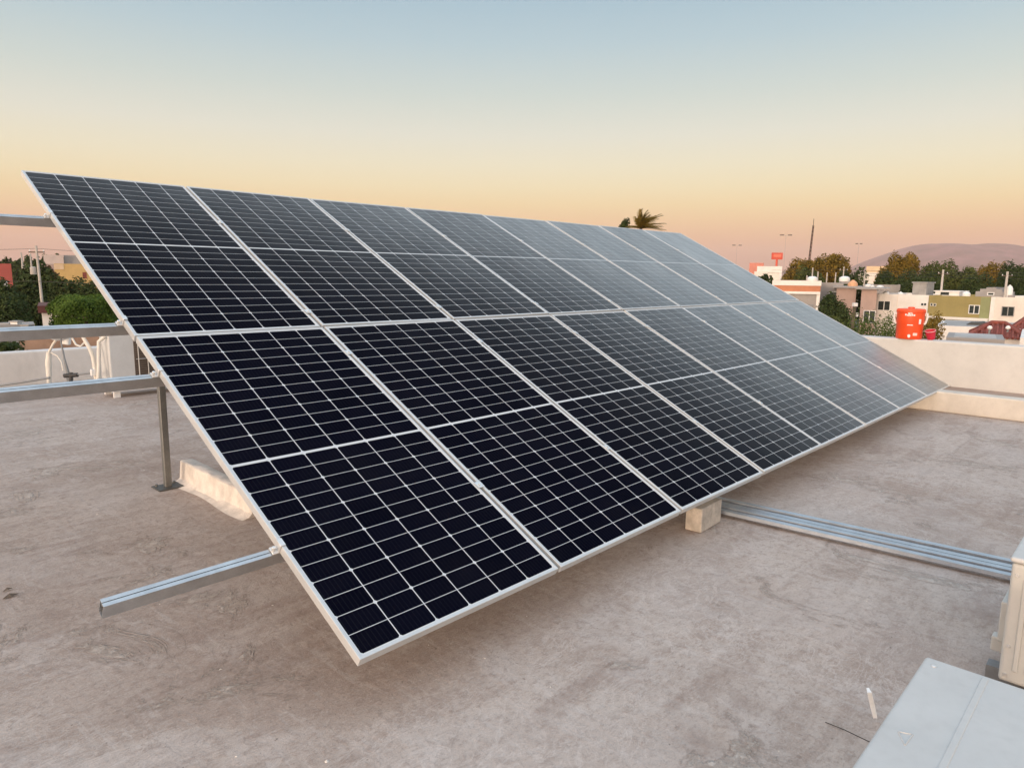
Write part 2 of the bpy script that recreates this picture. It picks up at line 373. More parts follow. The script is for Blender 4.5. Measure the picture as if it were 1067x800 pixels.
ridge('hills', [(760, 291), (800, 283), (850, 281), (885, 279.5), (905, 278.5), (925, 278.5), (950, 281), (990, 290)], 9000, 1800, hillm, 5)

# ------------------------------------------------------------------ the solar array
TILT = R_(27.03); PU, PV = 1.06225, 2.1223
Rt = Matrix.Rotation(TILT, 3, 'X'); ORG = Vector((0, 0, .23))
def ar(u, v, w=0): return ORG + Rt @ Vector((u, v, w))               # a point of the array plane: along, up the slope, off it
def make_panel():
    root = thing('solar_panel', '', 'solar panel')
    fr = MB(); d = .035; lip = .0115
    for sx in (-1, 1):
        fr.b2(*sorted_box((sx * PW / 2, -PH / 2, -d), (sx * (PW / 2 - lip), PH / 2, 0)))
    for sy in (-1, 1):
        fr.b2(*sorted_box((-PW / 2 + lip, sy * PH / 2, -d), (PW / 2 - lip, sy * (PH / 2 - lip), -.00005)))
    fr.build('frame', M['alu'], root, .0012, 1)
    g = MB(); g.b2((-PW / 2 + lip, -PH / 2 + lip, -.0075), (PW / 2 - lip, PH / 2 - lip, -.0025))
    g.build('cell_glass', M['cells'], root)
    b = MB(); b.b2((-PW / 2 + lip, -PH / 2 + lip, -.0115), (PW / 2 - lip, PH / 2 - lip, -.0080)); b.build('backsheet', M['whitep'], root)
    j = MB(); j.b2((-.06, -.05, -.03), (.06, .05, -.012)); j.build('junction_box', M['dark'], root)
    return root
def sorted_box(a, b): return tuple(min(p, q) for p, q in zip(a, b)), tuple(max(p, q) for p, q in zip(a, b))
def copy_tree(o, parent=None):
    c = o.copy(); COL.objects.link(c)
    if parent: c.parent = parent
    for ch in [q for q in bpy.data.objects if q.parent == o]: copy_tree(ch, c)
    return c
proto = make_panel()
ordn = ['first', 'second', 'third', 'fourth', 'fifth', 'sixth', 'seventh', 'eighth']
first = True
for j in range(2):
    for i in range(8):
        o = proto if first else copy_tree(proto); first = False
        jx = (rng.uniform(-1, 1) * .0035, rng.uniform(-1, 1) * .004)
        o.location = ar(i * PU + PW / 2, j * PV + PH / 2, 0); o.rotation_euler = (TILT + jx[0], jx[1], 0)
        row = 'lower' if j == 0 else 'upper'
        if i == 0: lb = 'dark solar panel nearest the camera in the %s row, at the open rail ends' % row
        elif i == 7: lb = 'greyish solar panel at the far end of the %s row, by the parapet' % row
        else: lb = 'solar panel in the %s row, %s from the near rail-end side' % (row, ordn[i])
        tag(o, lb, 'solar panel', 'tilted solar panels of the rooftop array')

RV = [.582, 1.809, 2.290, 3.579]; RE = [-.607, -.70, -.70, -.66]
rl = ['galvanised rail under the lower panels, its open end low over the roof floor',
      'galvanised rail under the lower panels, poking out over the post top',
      'galvanised rail under the lower edge of the upper panels, poking out by the air conditioner',
      'highest galvanised rail, poking out near the top corner of the array']
CH = .055
def strut_profile(w=.034, h=CH):
    a, l, t = w / 2, .0153, .0028
    return [(-a, 0), (a, 0), (a, h), (a - l, h), (a - l, h - .008), (a - l + t, h - .008), (a - t, h - t), (a - t, t), (-a + t, t), (-a + t, h - t), (-a + l - t, h - .008), (-a + l, h - .008), (-a + l, h), (-a, h)]
for k, v in enumerate(RV):
    m = MB(); m.prism(strut_profile(), 0, RE[k], 8 * PU + .12)
    o = m.build('mounting_rail', M['galv']); o.location = ar(0, v, -.036 - CH); o.rotation_euler = (TILT, 0, 0)
    tag(o, rl[k], 'mounting rail', 'mounting rails under the solar panels')
    cl = MB()
    z0 = CH + .002
    cl.b2((-.030, -.019, z0), (.004, .019, z0 + .006)); cl.b2((-.006, -.019, z0 + .006), (.004 - .005, .019, z0 + .040)); cl.b2((-.001, -.019, z0 + .0352), (.016, .019, z0 + .040))
    cl.tube([(-.02, 0, z0 + .006), (-.02, 0, z0 + .022)], .008, 8)
    cl.build('end_clamp', M['clampm'], o, .001, 1)
    for i in range(1, 8):
        mc = MB(); mc.b2((i * PU - .009 - .02, -.020, z0 + .0352), (i * PU - .009 + .02, .020, z0 + .0378)); mc.tube([(i * PU - .009, 0, z0 + .0378), (i * PU - .009, 0, z0 + .043)], .0075, 6)
        mc.build('mid_clamp', M['clampm'], o)
# rafters, legs under the array
for n, (uu, lb) in enumerate([(.57, 'near rear post standing on a plate beside the mortar kerb'), (3.2, 'second rear post, behind the middle of the array'), (5.9, 'third rear post, behind the far half of the array'), (8.1, 'last rear post, under the far end of the array')]):
    m = MB(); m.prism([(-.02, 0), (.02, 0), (.02, .041), (-.02, .041)], 1, .15, 4.0)
    o = m.build('rafter', M['galv2']); o.location = ar(uu + .045, 0, -.036 - CH - .043); o.rotation_euler = (TILT, 0, 0)
    tag(o, ['sloping steel rafter under the near end of the panels', 'sloping steel rafter under the second and third panels', 'sloping steel rafter beyond the middle of the array', 'sloping steel rafter at the far end of the array'][n], 'rafter', 'rafters under the solar panels')
    y = 3.18; zt = ORG.z + (y / math.cos(TILT)) * math.sin(TILT) - .11
    p = thing('support_post', lb, 'post', (uu, y, 0), 0, 'rear posts of the solar array')
    m = MB(); m.b2((-.022, -.022, .008), (.022, .022, zt)); m.build('upright', M['galv2'], p, .003, 1)
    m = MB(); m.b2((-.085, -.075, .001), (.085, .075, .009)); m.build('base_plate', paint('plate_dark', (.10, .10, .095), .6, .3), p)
    for sx in (-.06, .06):
        m = MB(); m.tube([(sx, 0.05, .009), (sx, .05, .024)], .009, 6); m.build('bolt', M['galv2'], p)
    y = .55; zt = ORG.z + (y / math.cos(TILT)) * math.sin(TILT) - .11
    if n:
        p = thing('support_post', ['', 'short front post below the second and third panels', 'short front post below the middle of the array', 'short front post at the far end of the array'][n], 'post', (uu, y, 0), 0, 'front posts of the solar array')
        m = MB(); m.b2((-.022, -.022, .008), (.022, .022, zt)); m.build('upright', M['galv2'], p)
        m = MB(); m.b2((-.085, -.075, .001), (.085, .075, .009)); m.build('base_plate', M['galv2'], p)

# mortar kerb by the post
m = MB()
ny = 40; prof0 = [(-.13, .001), (-.085, .010), (-.066, .03), (-.060, .09), (-.054, .150), (-.045, .157), (.035, .152), (.05, .14), (.06, .04), (.12, .001)]
vs = []
for j in range(ny + 1):
    y = 3.26 - 1.10 * j / ny; e = 1 - .12 * j / ny; wb = 1 + .10 * math.sin(j * .21 + 1)
    for q, (a, b) in enumerate(prof0):
        vs.append((.75 + (a * wb if q in (0, 1, 9) else a) + rng.normal() * .0009, y, max(.001, b * e + (rng.normal() * .0008 if 0 < q < 9 else 0))))
n = len(prof0)
fs = [(j * n + i, j * n + i + 1, (j + 1) * n + i + 1, (j + 1) * n + i) for j in range(ny) for i in range(n - 1)]
fs += [tuple(range(n)), tuple(reversed(range(ny * n, ny * n + n)))]
m.add(vs, fs, True)
tag(m.build('mortar_kerb', M['mortar'], bevel=0), 'low whitewashed mortar kerb on the roof floor beside the near rear post', 'kerb')

# wood block and spare rails
t_ = thing('wood_block', 'short rough timber block standing under the lower panel edge by the spare rails', 'wood block', (2.47, .085, 0), R_(2))
m = MB(); m.b2((-.05, -.045, .002), (.22, .06, .150)); m.build('timber', M['wood'], t_, .006, 2)
A0, A1 = Vector((2.86, .70, 0)), Vector((3.05, -1.75, 0))
dv = (A1 - A0).normalized(); nvec = Vector((-dv.y, dv.x, 0)); LL = (A1 - A0).length
for k in range(4):
    m = MB(); m.prism([(p_, .021 - q_) for p_, q_ in strut_profile(.044, .021)], 1, 0, LL + [0, .05, -.04, .02][k])
    o = m.build('spare_rail', paint('bright_zinc', (.50, .55, .61), .38, .75, .08, 12)); o.location = A0 + nvec * (-.105 + .070 * k - (.010 if k == 2 else 0)) + Vector((0, 0, .022 + .003 * (k % 2))); o.rotation_euler = (0, 0, math.atan2(dv.y, dv.x) - PI / 2)
    tag(o, ['spare steel channel lying on the roof, nearest the wood block', 'spare steel channel on the roof, second from the wood block',
            'spare steel channel on the roof, third from the wood block', 'spare steel channel on the roof, farthest from the wood block'][k], 'steel channel', 'spare channels lying on the roof')
for q, yy in enumerate((.3, -1.55)):
    m = MB(); m.box((2.90 + .08 * q, yy, .0115), (.36, .05, .019)); tag(m.build('batten', M['wood']), ['thin wooden batten under the spare channels, below the array edge', 'thin wooden batten under the spare channels, behind the condenser'][q], 'batten')

# ------------------------------------------------------------------ parapets of this roof
m = MB(); m.b2((7.83, -9, .001), (8.04, 9.1, .235)); m.build
kb = m.build('roof_kerb', paint('kerb_plaster', (.60, .56, .50), .85, 0, .1, 2.2, .25, .4), bevel=.015); tag(kb, 'low cream plaster kerb along the far side of the roof, below the parapet', 'kerb')
m = MB(); m.b2((8.045, -9, .001), (8.5, 9.1, .215)); tag(m.build('gutter_strip', paint('gutter_strip', (.36, .27, .22), .9, 0, .15, 2, .2, .4)), 'brown cement strip between the low kerb and the cream parapet', 'ledge')
m = MB(); m.b2((8.503, -9, .001), (8.72, 9.1, .755)); tag(m.build('parapet_wall', paint('cream_parapet', (.57, .565, .55), .85, 0, .07, 1.3, .22, .4), bevel=.02), 'cream plastered parapet wall that carries the orange cooler', 'wall')
m = MB(); m.b2((-9, 8.93, .001), (6.0, 9.13, .455)); tag(m.build('parapet_wall', M['wallp'], bevel=.02), 'low white parapet wall behind the air conditioner and its pipes', 'wall')

# orange cooler
cx, cy = P(947, 337, 9.05).x, P(947, 337, 9.05).y
PT = .756
q = thing('water_cooler', 'orange drinks cooler with white handles standing on the cream parapet', 'cooler', (8.615, PZ(947, 352, PT).y, PT), math.atan2(ray(947, 340)[1], ray(947, 340)[0]) - PI / 2)
# the wall crosses the view obliquely: stand the cooler where its foot shows
fx = 8.615; yy = None
for tt in np.linspace(2, 20, 4000):
    w = CAM + ray(947, 350) * tt
    if w[0] >= fx: yy = w[1]; break
q.location = (fx, yy, PT)
SC = .38 / .5
def zz(*p): return [(r * SC, z * SC) for r, z in p]
m = MB(); m.lathe(zz((.185, 0), (.195, .02), (.197, .25), (.203, .27), (.207, .42), (.207, .43)), n=40); m.build('body', M['orange'], q)
m = MB(); m.lathe(zz((.213, .432), (.216, .44), (.214, .475), (.20, .49), (.12, .495), (.0, .497)), n=40); m.lathe(zz((.05, .497), (.05, .515), (.04, .52)), n=16); lid = m.build('lid', M['orange'], q)
for s in (-1, 1):
    m = MB(); m.tube([Vector(p) * SC for p in ((s * .205, -.02, .40), (s * .235, -.02, .42), (s * .24, -.02, .36), (s * .222, -.02, .27), (s * .203, -.02, .24))], .017 * SC, 8); m.build('handle', M['whitep'], q)
m = MB(); m.tube([(0, -.19 * SC, .06 * SC), (0, -.25 * SC, .06 * SC)], .022 * SC, 10); m.tube([(0, -.235 * SC, .075 * SC), (0, -.24 * SC, .03 * SC)], .014 * SC, 8); m.build('spigot', M['whitep'], q)
def arc_patch(a0, a1, z0, z1, r, n=8):
    m = MB(); vs = []; 
    for k in range(n + 1):
        a = a0 + (a1 - a0) * k / n
        for rr in (r, r + .003):
            for z in (z0, z1): vs.append((rr * SC * math.sin(a), -rr * SC * math.cos(a), z * SC))
    fs = []
    for k in range(n):
        i = k * 4; fs += [(i + 2, i + 3, i + 7, i + 6), (i, i + 4, i + 5, i + 1), (i + 1, i + 5, i + 7, i + 3), (i, i + 2, i + 6, i + 4)]
    fs += [(0, 1, 3, 2), (n * 4, n * 4 + 2, n * 4 + 3, n * 4 + 1)]
    m.add(vs, fs); return m
m = MB()
for a, w, z0, z1 in ((-.40, .10, .385, .415), (-.27, .07, .380, .405), (-.17, .09, .378, .420), (-.05, .10, .380, .408), (.08, .07, .382, .415), (.18, .12, .38, .405), (-.20, .30, .418, .432)):
    p = arc_patch(a, a + w, z0, z1, .2075, 3); m.add(p.v, p.f)
m.build('lettering', M['whitep'], q)
m = arc_patch(-.2, .22, .225, .238, .1975); m.build('stripe', M['whitep'], q)
m = arc_patch(.28, .62, .06, .105, .1965); m.build('sticker', paint('label_pink', (.85, .55, .5), .5), q)
m = arc_patch(.65, .85, .25, .33, .2035); m.build('sticker', M['whitep'], q)

# small red cup lying tipped beside it
for tt in np.linspace(2, 20, 4000):
    w = CAM + ray(970.5, 351) * tt
    if w[0] >= 8.62: yy2 = w[1]; break
q = thing('cup', 'small red plastic cup tipped beside the orange cooler', 'cup', (8.62, yy2, PT + .012), YAW)
q.rotation_euler = (R_(8), R_(-16), YAW)
m = MB(); m.lathe([(.042, 0), (.045, .004), (.058, .105), (.055, .105), (.043, .008), (0, .008)], n=24, cap=False); m.build('body', M['red'], q)
m = MB(); m.lathe([(.0585, .100), (.062, .103), (.062, .110), (.0585, .110)], n=24, cap=False); m.build('rim', paint('pink_rim', (.8, .45, .48), .5), q)

# ------------------------------------------------------------------ condensers near the camera
def condenser(x0, x1, y0, y1, z1, label, rt):
    o = thing('air_conditioner', label, 'air conditioner', ((x0 + x1) / 2, (y0 + y1) / 2, 0), 0, 'outdoor air conditioner units on the roof')
    w, d = (x1 - x0), (y1 - y0)
    m = MB(); m.b2((-w / 2, -d / 2, .06), (w / 2, d / 2, z1 - .022)); body = m.build('cabinet', M['beige'], o, .012, 3)
    return o, w, d
Z1 = .53
o1, w1, d1 = condenser(-.12, .755, -1.82, -1.485, Z1, 'white topped condenser unit at the lower corner, nearest the camera', 0)
def top_panel(o, w, d, z1, ridges):
    m = MB(); m.b2((-w / 2 - .006, -d / 2 - .006, z1 - .02), (w / 2 + .006, d / 2 + .006, z1))
    tp = m.build('top_panel', paint('grey_white_enamel', (.545, .545, .535), .45, 0, .05, 3, .10), o, .009, 3)
    r = MB()
    for (a, b, c, e) in ridges: r.b2((a, b, z1 - .002), (c, e, z1 + .0022))
    if ridges: r.build('ridge', paint('grey_white_enamel', (.545, .545, .535)), tp, .003, 2)
    return tp
tp = top_panel(o1, w1, d1, Z1, [(-w1 / 2 + .01, PZ(1021, 728, Z1).y - o1.location.y - .0, w1 / 2 - .012, PZ(1012, 728, Z1).y - o1.location.y)])
def ap(x, y, z): return PZ(x, y, z)
# embossed triangle mark on the top panel
tri = [ap(936, 762, Z1), ap(951, 765, Z1), ap(943, 776, Z1)]
m = MB(); loc = Vector(o1.location)
for k in range(3):
    a, b = tri[k] - loc, tri[(k + 1) % 3] - loc; a.z = b.z = Z1 + .0005; m.tube([a, b], .0016, 6)
m.build('embossed_mark', paint('grey_white_enamel', (.545, .545, .535)), tp)
for sx in (-1, 1):
    m = MB(); m.b2((sx * .28 - .03, -d1 / 2 - .02, .0), (sx * .28 + .03, d1 / 2 + .02, .06)); m.build('foot', M['greyp'], o1)
o2, w2, d2 = condenser(1.715, 2.52, -1.88, -1.535, Z1 + .005, 'beige condenser unit with screwed ribbed side, behind the white topped unit', 0)
top_panel(o2, w2, d2, Z1 + .005, [])
m = MB()
for yq in (-.12, -.085, -.05, -.015, .02, .055, .09, .125): m.b2((-w2 / 2 - .006, yq - .008, .05 + .06), (-w2 / 2 + .001, yq + .008, Z1 - .07))
m.build('side_ribs', M['beige'], o2, .004, 2)
for yq in (d2 / 2 - .02, -d2 / 2 + .02):
    for z in (.09, .20, Z1 - .06): m = MB(); m.tube([(-w2 / 2 - .004, yq, z), (-w2 / 2 + .002, yq, z)], .006, 8); m.build('screw', M['clampm'], o2)
m = MB(); m.b2((-w2 / 2 + .10, d2 / 2 - .001, .16), (-w2 / 2 + .28, d2 / 2 + .028, .32)); m.b2((-w2 / 2 + .14, d2 / 2 + .0, .10), (-w2 / 2 + .19, d2 / 2 + .05, .16)); m.build('valve_cover', M['beige'], o2, .006, 2)
for sx in (-1, 1):
    m = MB(); m.b2((sx * .28 - .03, -d2 / 2 - .02, .0), (sx * .28 + .03, d2 / 2 + .05, .06)); m.build('foot', M['greyp'], o2)
for sx, sy in ((.40, .145), (.40, -.145), (-.40, .145)):
    m = MB(); m.lathe([(.0065, 0), (.0065, .0016), (.004, .0028), (0, .003)], (sx, sy, Z1), 12, cap=False); m.build('screw', M['clampm'], tp)
# scrap of bent flashing beside it
m = MB(); a = PZ(905, 716, .10); b = PZ(913, 752, .02)
pts = [PZ(904, 717, .12), PZ(906, 722, .115), PZ(909, 735, .06), PZ(912, 748, .01)]
vs = []
for i, p in enumerate(pts):
    w = [.003, .0055, .006, .005][i]; vs += [p + Vector((w, -w, 0)), p - Vector((w, -w, 0)), p + Vector((w, -w, .003)), p + Vector((-w, w, .003))]
fs = []
for i in range(3):
    k = i * 4; fs += [(k, k + 4, k + 5, k + 1), (k + 2, k + 3, k + 7, k + 6), (k, k + 2, k + 6, k + 4), (k + 1, k + 5, k + 7, k + 3)]
fs += [(0, 1, 3, 2), (12, 14, 15, 13)]
m.add(vs, fs); tag(m.build('metal_scrap', M['whitep']), 'thin shiny scrap strip sticking up beside the white topped condenser', 'scrap')
pts = [PZ(860, 752, .004), PZ(880, 760, .006), PZ(905, 772, .05), PZ(925, 780, .12)]
m = MB(); m.tube(pts, .0015, 6); tag(m.build('cable', M['wirec']), 'thin dark cable on the roof running under the white topped condenser', 'cable')
m = MB(); m.b2((1.50, -1.66, .001), (1.66, -1.46, .07)); tag(m.build('paving_block', M['conc'], bevel=.008), 'grey concrete block on the roof at the foot of the beige condenser', 'block')

# ------------------------------------------------------------------ far air conditioner and its pipes
o3 = thing('air_conditioner', 'tall pale condenser with wire-guarded coil by the low white parapet', 'air conditioner', (1.93, 7.42, 0), 0, 'outdoor air conditioner units on the roof')
W3, D3, H3 = .90, .34, .80
m = MB(); m.b2((-W3 / 2 - .0, -D3 / 2, .09), (W3 / 2, D3 / 2, H3)); m.build('cabinet', M['white'], o3, .012, 2)
m = MB(); m.b2((-W3 / 2 + .27, -D3 / 2 - .006, .12), (W3 / 2 - .03, -D3 / 2 - .0005, H3 - .04)); cl = m.build('coil', M['coil'], o3)
m = MB()
for k in range(26):
    z = .14 + k * .027; m.b2((-W3 / 2 + .275, -D3 / 2 - .010, z), (W3 / 2 - .035, -D3 / 2 - .006, z + .006))
m.build('fins', paint('coil_fin', (.20, .16, .13), .6, .2), cl)
m = MB()
for k in range(6):
    x = -W3 / 2 + .31 + k * .105; m.tube([(x, -D3 / 2 - .028, .11), (x, -D3 / 2 - .028, H3 - .03)], .006, 6)
for z in (.13, .45, H3 - .05): m.tube([(-W3 / 2 + .28, -D3 / 2 - .034, z), (W3 / 2 - .03, -D3 / 2 - .034, z)], .004, 6)
m.build('wire_guard', M['wire'], o3)
for sx in (-1, 1):
    for sy in (-1, 1):
        m = MB(); m.b2((sx * .40 - .035, sy * .16 - .02, 0), (sx * .40 + .035, sy * .16 + .02, .09)); m.build('leg', M['whitep'], o3)
m = MB(); m.b2((-W3 / 2 - .01, -D3 / 2 - .03, .075), (W3 / 2 + .01, -D3 / 2 - .004, .095)); m.build('base_rail', M['whitep'], o3)
def pix_tube(pts, r, D):
    return [P(x, y, D + dd) for x, y, dd in pts]
m = MB(); m.tube(pix_tube([(103, 346, -.3), (92, 347, -.3), (87, 352, -.3), (93, 362, -.3), (97, 372, -.3), (99, 384, -.3), (100, 394, -.3), (101, 402, -.3)], 0, 8.6), .023, 10)
tag(m.build('insulated_pipe', M['pvc']), 'thick cream insulated pipe curving down beside the tall pale condenser', 'pipe')
m = MB(); m.tube(pix_tube([(110, 350, -.3), (103, 356, -.3), (103, 370, -.3), (103, 384, -.3), (102, 402, -.3)], 0, 8.55), .022, 10)
tag(m.build('insulated_pipe', M['pvc']), 'cream insulated pipe hugging the side of the tall pale condenser', 'pipe')
m = MB(); m.tube(pix_tube([(88, 357, 0), (84, 361, 0), (79, 359, 0), (75, 352, 0), (73, 344, 0)], 0, 8.6), .012, 8); tag(m.build('cable', M['pvc']), 'thin cream cable looping between the white lamp and the condenser', 'cable')
q = thing('insulated_pipe', 'upright cream insulated sleeve with a tied neck in front of the low parapet', 'pipe', P(51, 404, 8.7))
base = Vector(q.location)
def rel(pts): return [p - base for p in pts]
m = MB(); m.tube(rel(pix_tube([(51, 404, 0), (51, 391, 0), (50.5, 378, 0), (51, 367, 0)], 0, 8.7)), [.020, .031, .036, .027], 12); m.build('sleeve', M['pvc'], q)
m = MB(); m.tube(rel(pix_tube([(51, 367, 0), (55, 359, 0), (60, 352, 0), (63, 346, 0)], 0, 8.7)), .015, 10); m.build('neck', M['pvc'], q)
m = MB(); m.tube(rel(pix_tube([(53, 367, -.05), (60, 371, -.05), (64, 377, -.05), (66, 386, -.05)], 0, 8.7)), .008, 8); m.build('drain_tube', M['pvc'], q)
q = thing('floodlight', 'small white floodlight head on a thin grey bracket above the parapet', 'floodlight', P(71, 404, 8.6)); base = Vector(q.location)
m = MB(); m.tube(rel(pix_tube([(71, 404, 0), (71.5, 392, 0), (67, 374, 0), (63.5, 356, 0), (64, 350, 0)], 0, 8.6)), [.02, .024, .013, .009, .008], 8); m.build('bracket', M['greyp'], q)
m = MB(); c = P(60.5, 351, 8.65) - base; m.lathe([(.0, -.05), (.06, -.035), (.12, .0), (.125, .03), (.0, .035)], (c.x, c.y, c.z), 18); m.build('shade', M['whitep'], q)
m = MB(); c = P(69.5, 355, 8.7) - base; m.box(c, (.085, .06, .095), (0, R_(8), YAW)); m.build('lamp_head', M['whitep'], q, .012, 2)
m = MB(); m.tube(pix_tube([(-25, 408, 0), (0, 401.5, 0), (30, 397, 0), (52, 393.5, 0)], 0, 8.3), .014, 8); tag(m.build('conduit', M['greyp']), 'grey conduit running along the roof towards the cream sleeve', 'conduit')
q = thing('conduit', 'grey conduit with a black coupling running into the tall condenser', 'conduit', P(68, 396, 8.3)); base = Vector(q.location)
m = MB(); m.tube(rel(pix_tube([(66, 391, 0), (82, 390, 0), (100, 388, 0)], 0, 8.3)), .012, 8); m.build('tube', M['greyp'], q)
m = MB(); m.tube(rel(pix_tube([(67, 391.5, 0), (81, 390.5, 0)], 0, 8.3)), .026, 10); m.tube(rel(pix_tube([(74, 400, 0), (74, 388, 0)], 0, 8.3)), .022, 10); m.build('coupling', M['dark'], q)
m = MB(); m.box(rel([P(97, 388, 8.25)])[0], (.05, .05, .075)); m.build('box', M['whitep'], q, .006, 2)

# ------------------------------------------------------------------ plants
def crown_mesh(blobs, nleaf, size, r, flat=.6, droop=0):
    """leaf-sized faces scattered through several ellipsoids (cx,cy,cz,rx,ry,rz)"""
    vol = np.array([b[3] * b[4] * b[5] for b in blobs]) ** .72; pr = vol / vol.sum()
    k = r.choice(len(blobs), nleaf, p=pr); B = np.array(blobs)[k]
    d = r.normal(size=(nleaf, 3)); d /= np.linalg.norm(d, axis=1)[:, None]
    rad = np.clip(.62 + .45 * r.random(nleaf) ** .7 + r.normal(size=nleaf) * .07, .2, 1.25)
    c = B[:, :3] + d * rad[:, None] * B[:, 3:]
    nrm = d + r.normal(size=(nleaf, 3)) * flat; nrm /= np.linalg.norm(nrm, axis=1)[:, None]
    a = np.cross(nrm, r.normal(size=(nleaf, 3))); a /= np.linalg.norm(a, axis=1)[:, None]; b = np.cross(nrm, a)
    s = size * r.uniform(.55, 1.35, nleaf)[:, None]
    v = np.stack([c - a * s, c - b * s * .55 + nrm * s * .15, c + a * s, c + b * s * .55 + nrm * s * .15], 1).reshape(-1, 3)
    return v
def leaf_obj(name, v, mat, parent):
    nl = len(v) // 4; me = bpy.data.meshes.new(name); me.from_pydata(v.tolist(), [], np.arange(nl * 4).reshape(nl, 4).tolist()); me.materials.append(mat)
    o = bpy.data.objects.new(name, me); COL.objects.link(o); o.parent = parent; return o
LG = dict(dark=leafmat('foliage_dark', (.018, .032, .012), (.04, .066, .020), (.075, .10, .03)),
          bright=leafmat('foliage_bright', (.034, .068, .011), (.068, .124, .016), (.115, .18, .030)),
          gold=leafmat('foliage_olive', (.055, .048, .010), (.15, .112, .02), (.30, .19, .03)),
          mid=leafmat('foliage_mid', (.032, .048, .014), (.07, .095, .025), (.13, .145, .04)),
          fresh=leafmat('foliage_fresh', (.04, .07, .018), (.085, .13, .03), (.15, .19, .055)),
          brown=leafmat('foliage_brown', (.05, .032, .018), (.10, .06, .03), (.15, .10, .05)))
def tree(label, base, h, rx, ch, mat, nleaf, size, seed, name='tree', group=None, nb=9, rz=None, cat='tree', trunk=True):
    """base point, total height, crown half width, crown height"""
    r = np.random.default_rng(seed); t = thing(name, label, cat, base, 0, group)
    cz = h - ch / 2; bl = [(0, 0, cz, rx * .68, rx * .68, ch * .40)]
    for k in range(nb):
        a = 2 * PI * (k + r.uniform(-.3, .3)) / nb; q = r.uniform(.42, .72); zz_ = r.uniform(-.30, .30)
        s = r.uniform(.26, .44)
        bl.append((rx * q * math.cos(a), rx * q * math.sin(a), cz + ch * zz_, rx * s, rx * s, ch * s * r.uniform(.6, .85)))
    for k in range(3):
        bl.append((rx * r.uniform(-.35, .35), rx * r.uniform(-.35, .35), cz + ch * r.uniform(.2, .34), rx * .3, rx * .3, ch * .22))
    leaf_obj('crown', crown_mesh(bl, nleaf, size, r), LG[mat], t)
    if trunk:
        m = MB(); tr = max(.06, h * .028); m.tube([(0, 0, 0), (tr * .4, 0, h * .3), (0, tr * .5, cz)], [tr * 1.3, tr, tr * .55], 8)
        for k in range(5):
            b = bl[1 + k]; m.tube([(0, 0, cz - ch * .32), ((b[0]) * .6, b[1] * .6, (b[2] + cz - ch * .3) / 2), b[:3]], [tr * .5, tr * .35, tr * .12], 6)
        m.build('trunk', M['bark'], t)
    return t
def tree_px(label, x0, x1, ytop, D, mat, nleaf, size, seed, chf=.62, **k):
    xc = (x0 + x1) / 2; top = P(xc, ytop, D); h = top.z - GZ; rx = (x1 - x0) / 2 * D / F
    return tree(label, (top.x, top.y, GZ), h, rx, h * chf, mat, nleaf, size, seed, **k)

# ------------------------------------------------------------------ buildings
def yaw_ray(x): d = ray(x, 290); return math.atan2(d[1], d[0]) - PI / 2
def px_frame(x, D, z=GZ): p = P(x, 290, D); return Vector((p.x, p.y, z))
def window(parent, x0, x1, z0, z1, y=0, bars=1, fm=None, pm=None, t=.06):
    m = MB()
    m.b2((x0 - t, y - .05, z0 - t), (x0, y + .02, z1 + t)); m.b2((x1, y - .05, z0 - t), (x1 + t, y + .02, z1 + t))
    m.b2((x0, y - .05, z1), (x1, y + .02, z1 + t)); m.b2((x0, y - .07, z0 - t), (x1, y + .02, z0))
    for k in range(bars):
        c = x0 + (x1 - x0) * (k + 1) / (bars + 1); m.b2((c - .035, y - .04, z0), (c + .035, y + .02, z1))
    f = m.build('window', fm or M['whitep'], parent)
    m = MB(); m.b2((x0, y - .012, z0), (x1, y + .01, z1)); m.build('pane', pm or M['glass'], f)
    return f
def building(name, label, cat, x0, x1, ytop, D, wallm, depth=8, yaw=None, group=None, roofm=None, par=.25, origin=None, width=None, ztop=None):
    """flat roofed block; front face at depth D between pixel columns x0..x1, its top at pixel row ytop"""
    if yaw is None: yaw = yaw_ray((x0 + x1) / 2)
    if origin is None:
        a, b = P(x0, ytop, D), P(x1, ytop, D); ztop = P((x0 + x1) / 2, ytop, D).z; width = (Vector((b.x, b.y)) - Vector((a.x, a.y))).length * math.cos(yaw - YAW); origin = (a.x, a.y, GZ)
    o = thing(name, label, cat, origin, yaw, group); h = ztop - GZ; w = width
    m = MB(); m.b2((0, 0, 0), (w, depth, h - par)); m.b2((0, 0, h - par), (w, .18, h)); m.b2((0, depth - .18, h - par), (w, depth, h)); m.b2((0, .18, h - par), (.18, depth - .18, h)); m.b2((w - .18, .18, h - par), (w, depth - .18, h))
    m.build('wall', wallm, o)
    m = MB(); m.b2((.18, .18, h - par + .003), (w - .18, depth - .18, h - par + .04)); m.build('roof', roofm or M['conc'], o)
    return o, w, h
plaster = lambda n, c: paint(n, c, .88, 0, .07, .9, .10)
mW = plaster('white_house_wall', (.78, .75, .72)); mW2 = plaster('cream_house_wall', (.76, .70, .64)); mO = plaster('olive_house_wall', (.30, .25, .10)); mG = plaster('green_house_wall', (.26, .28, .14))
mP = plaster('pink_house_wall', (.45, .33, .29)); mR = plaster('orange_band', (.48, .20, .11)); mGr = plaster('grey_house_wall', (.33, .31, .30)); mY = plaster('yellow_house_wall', (.60, .40, .16)); mYl = plaster('pale_yellow_wall', (.70, .52, .34))

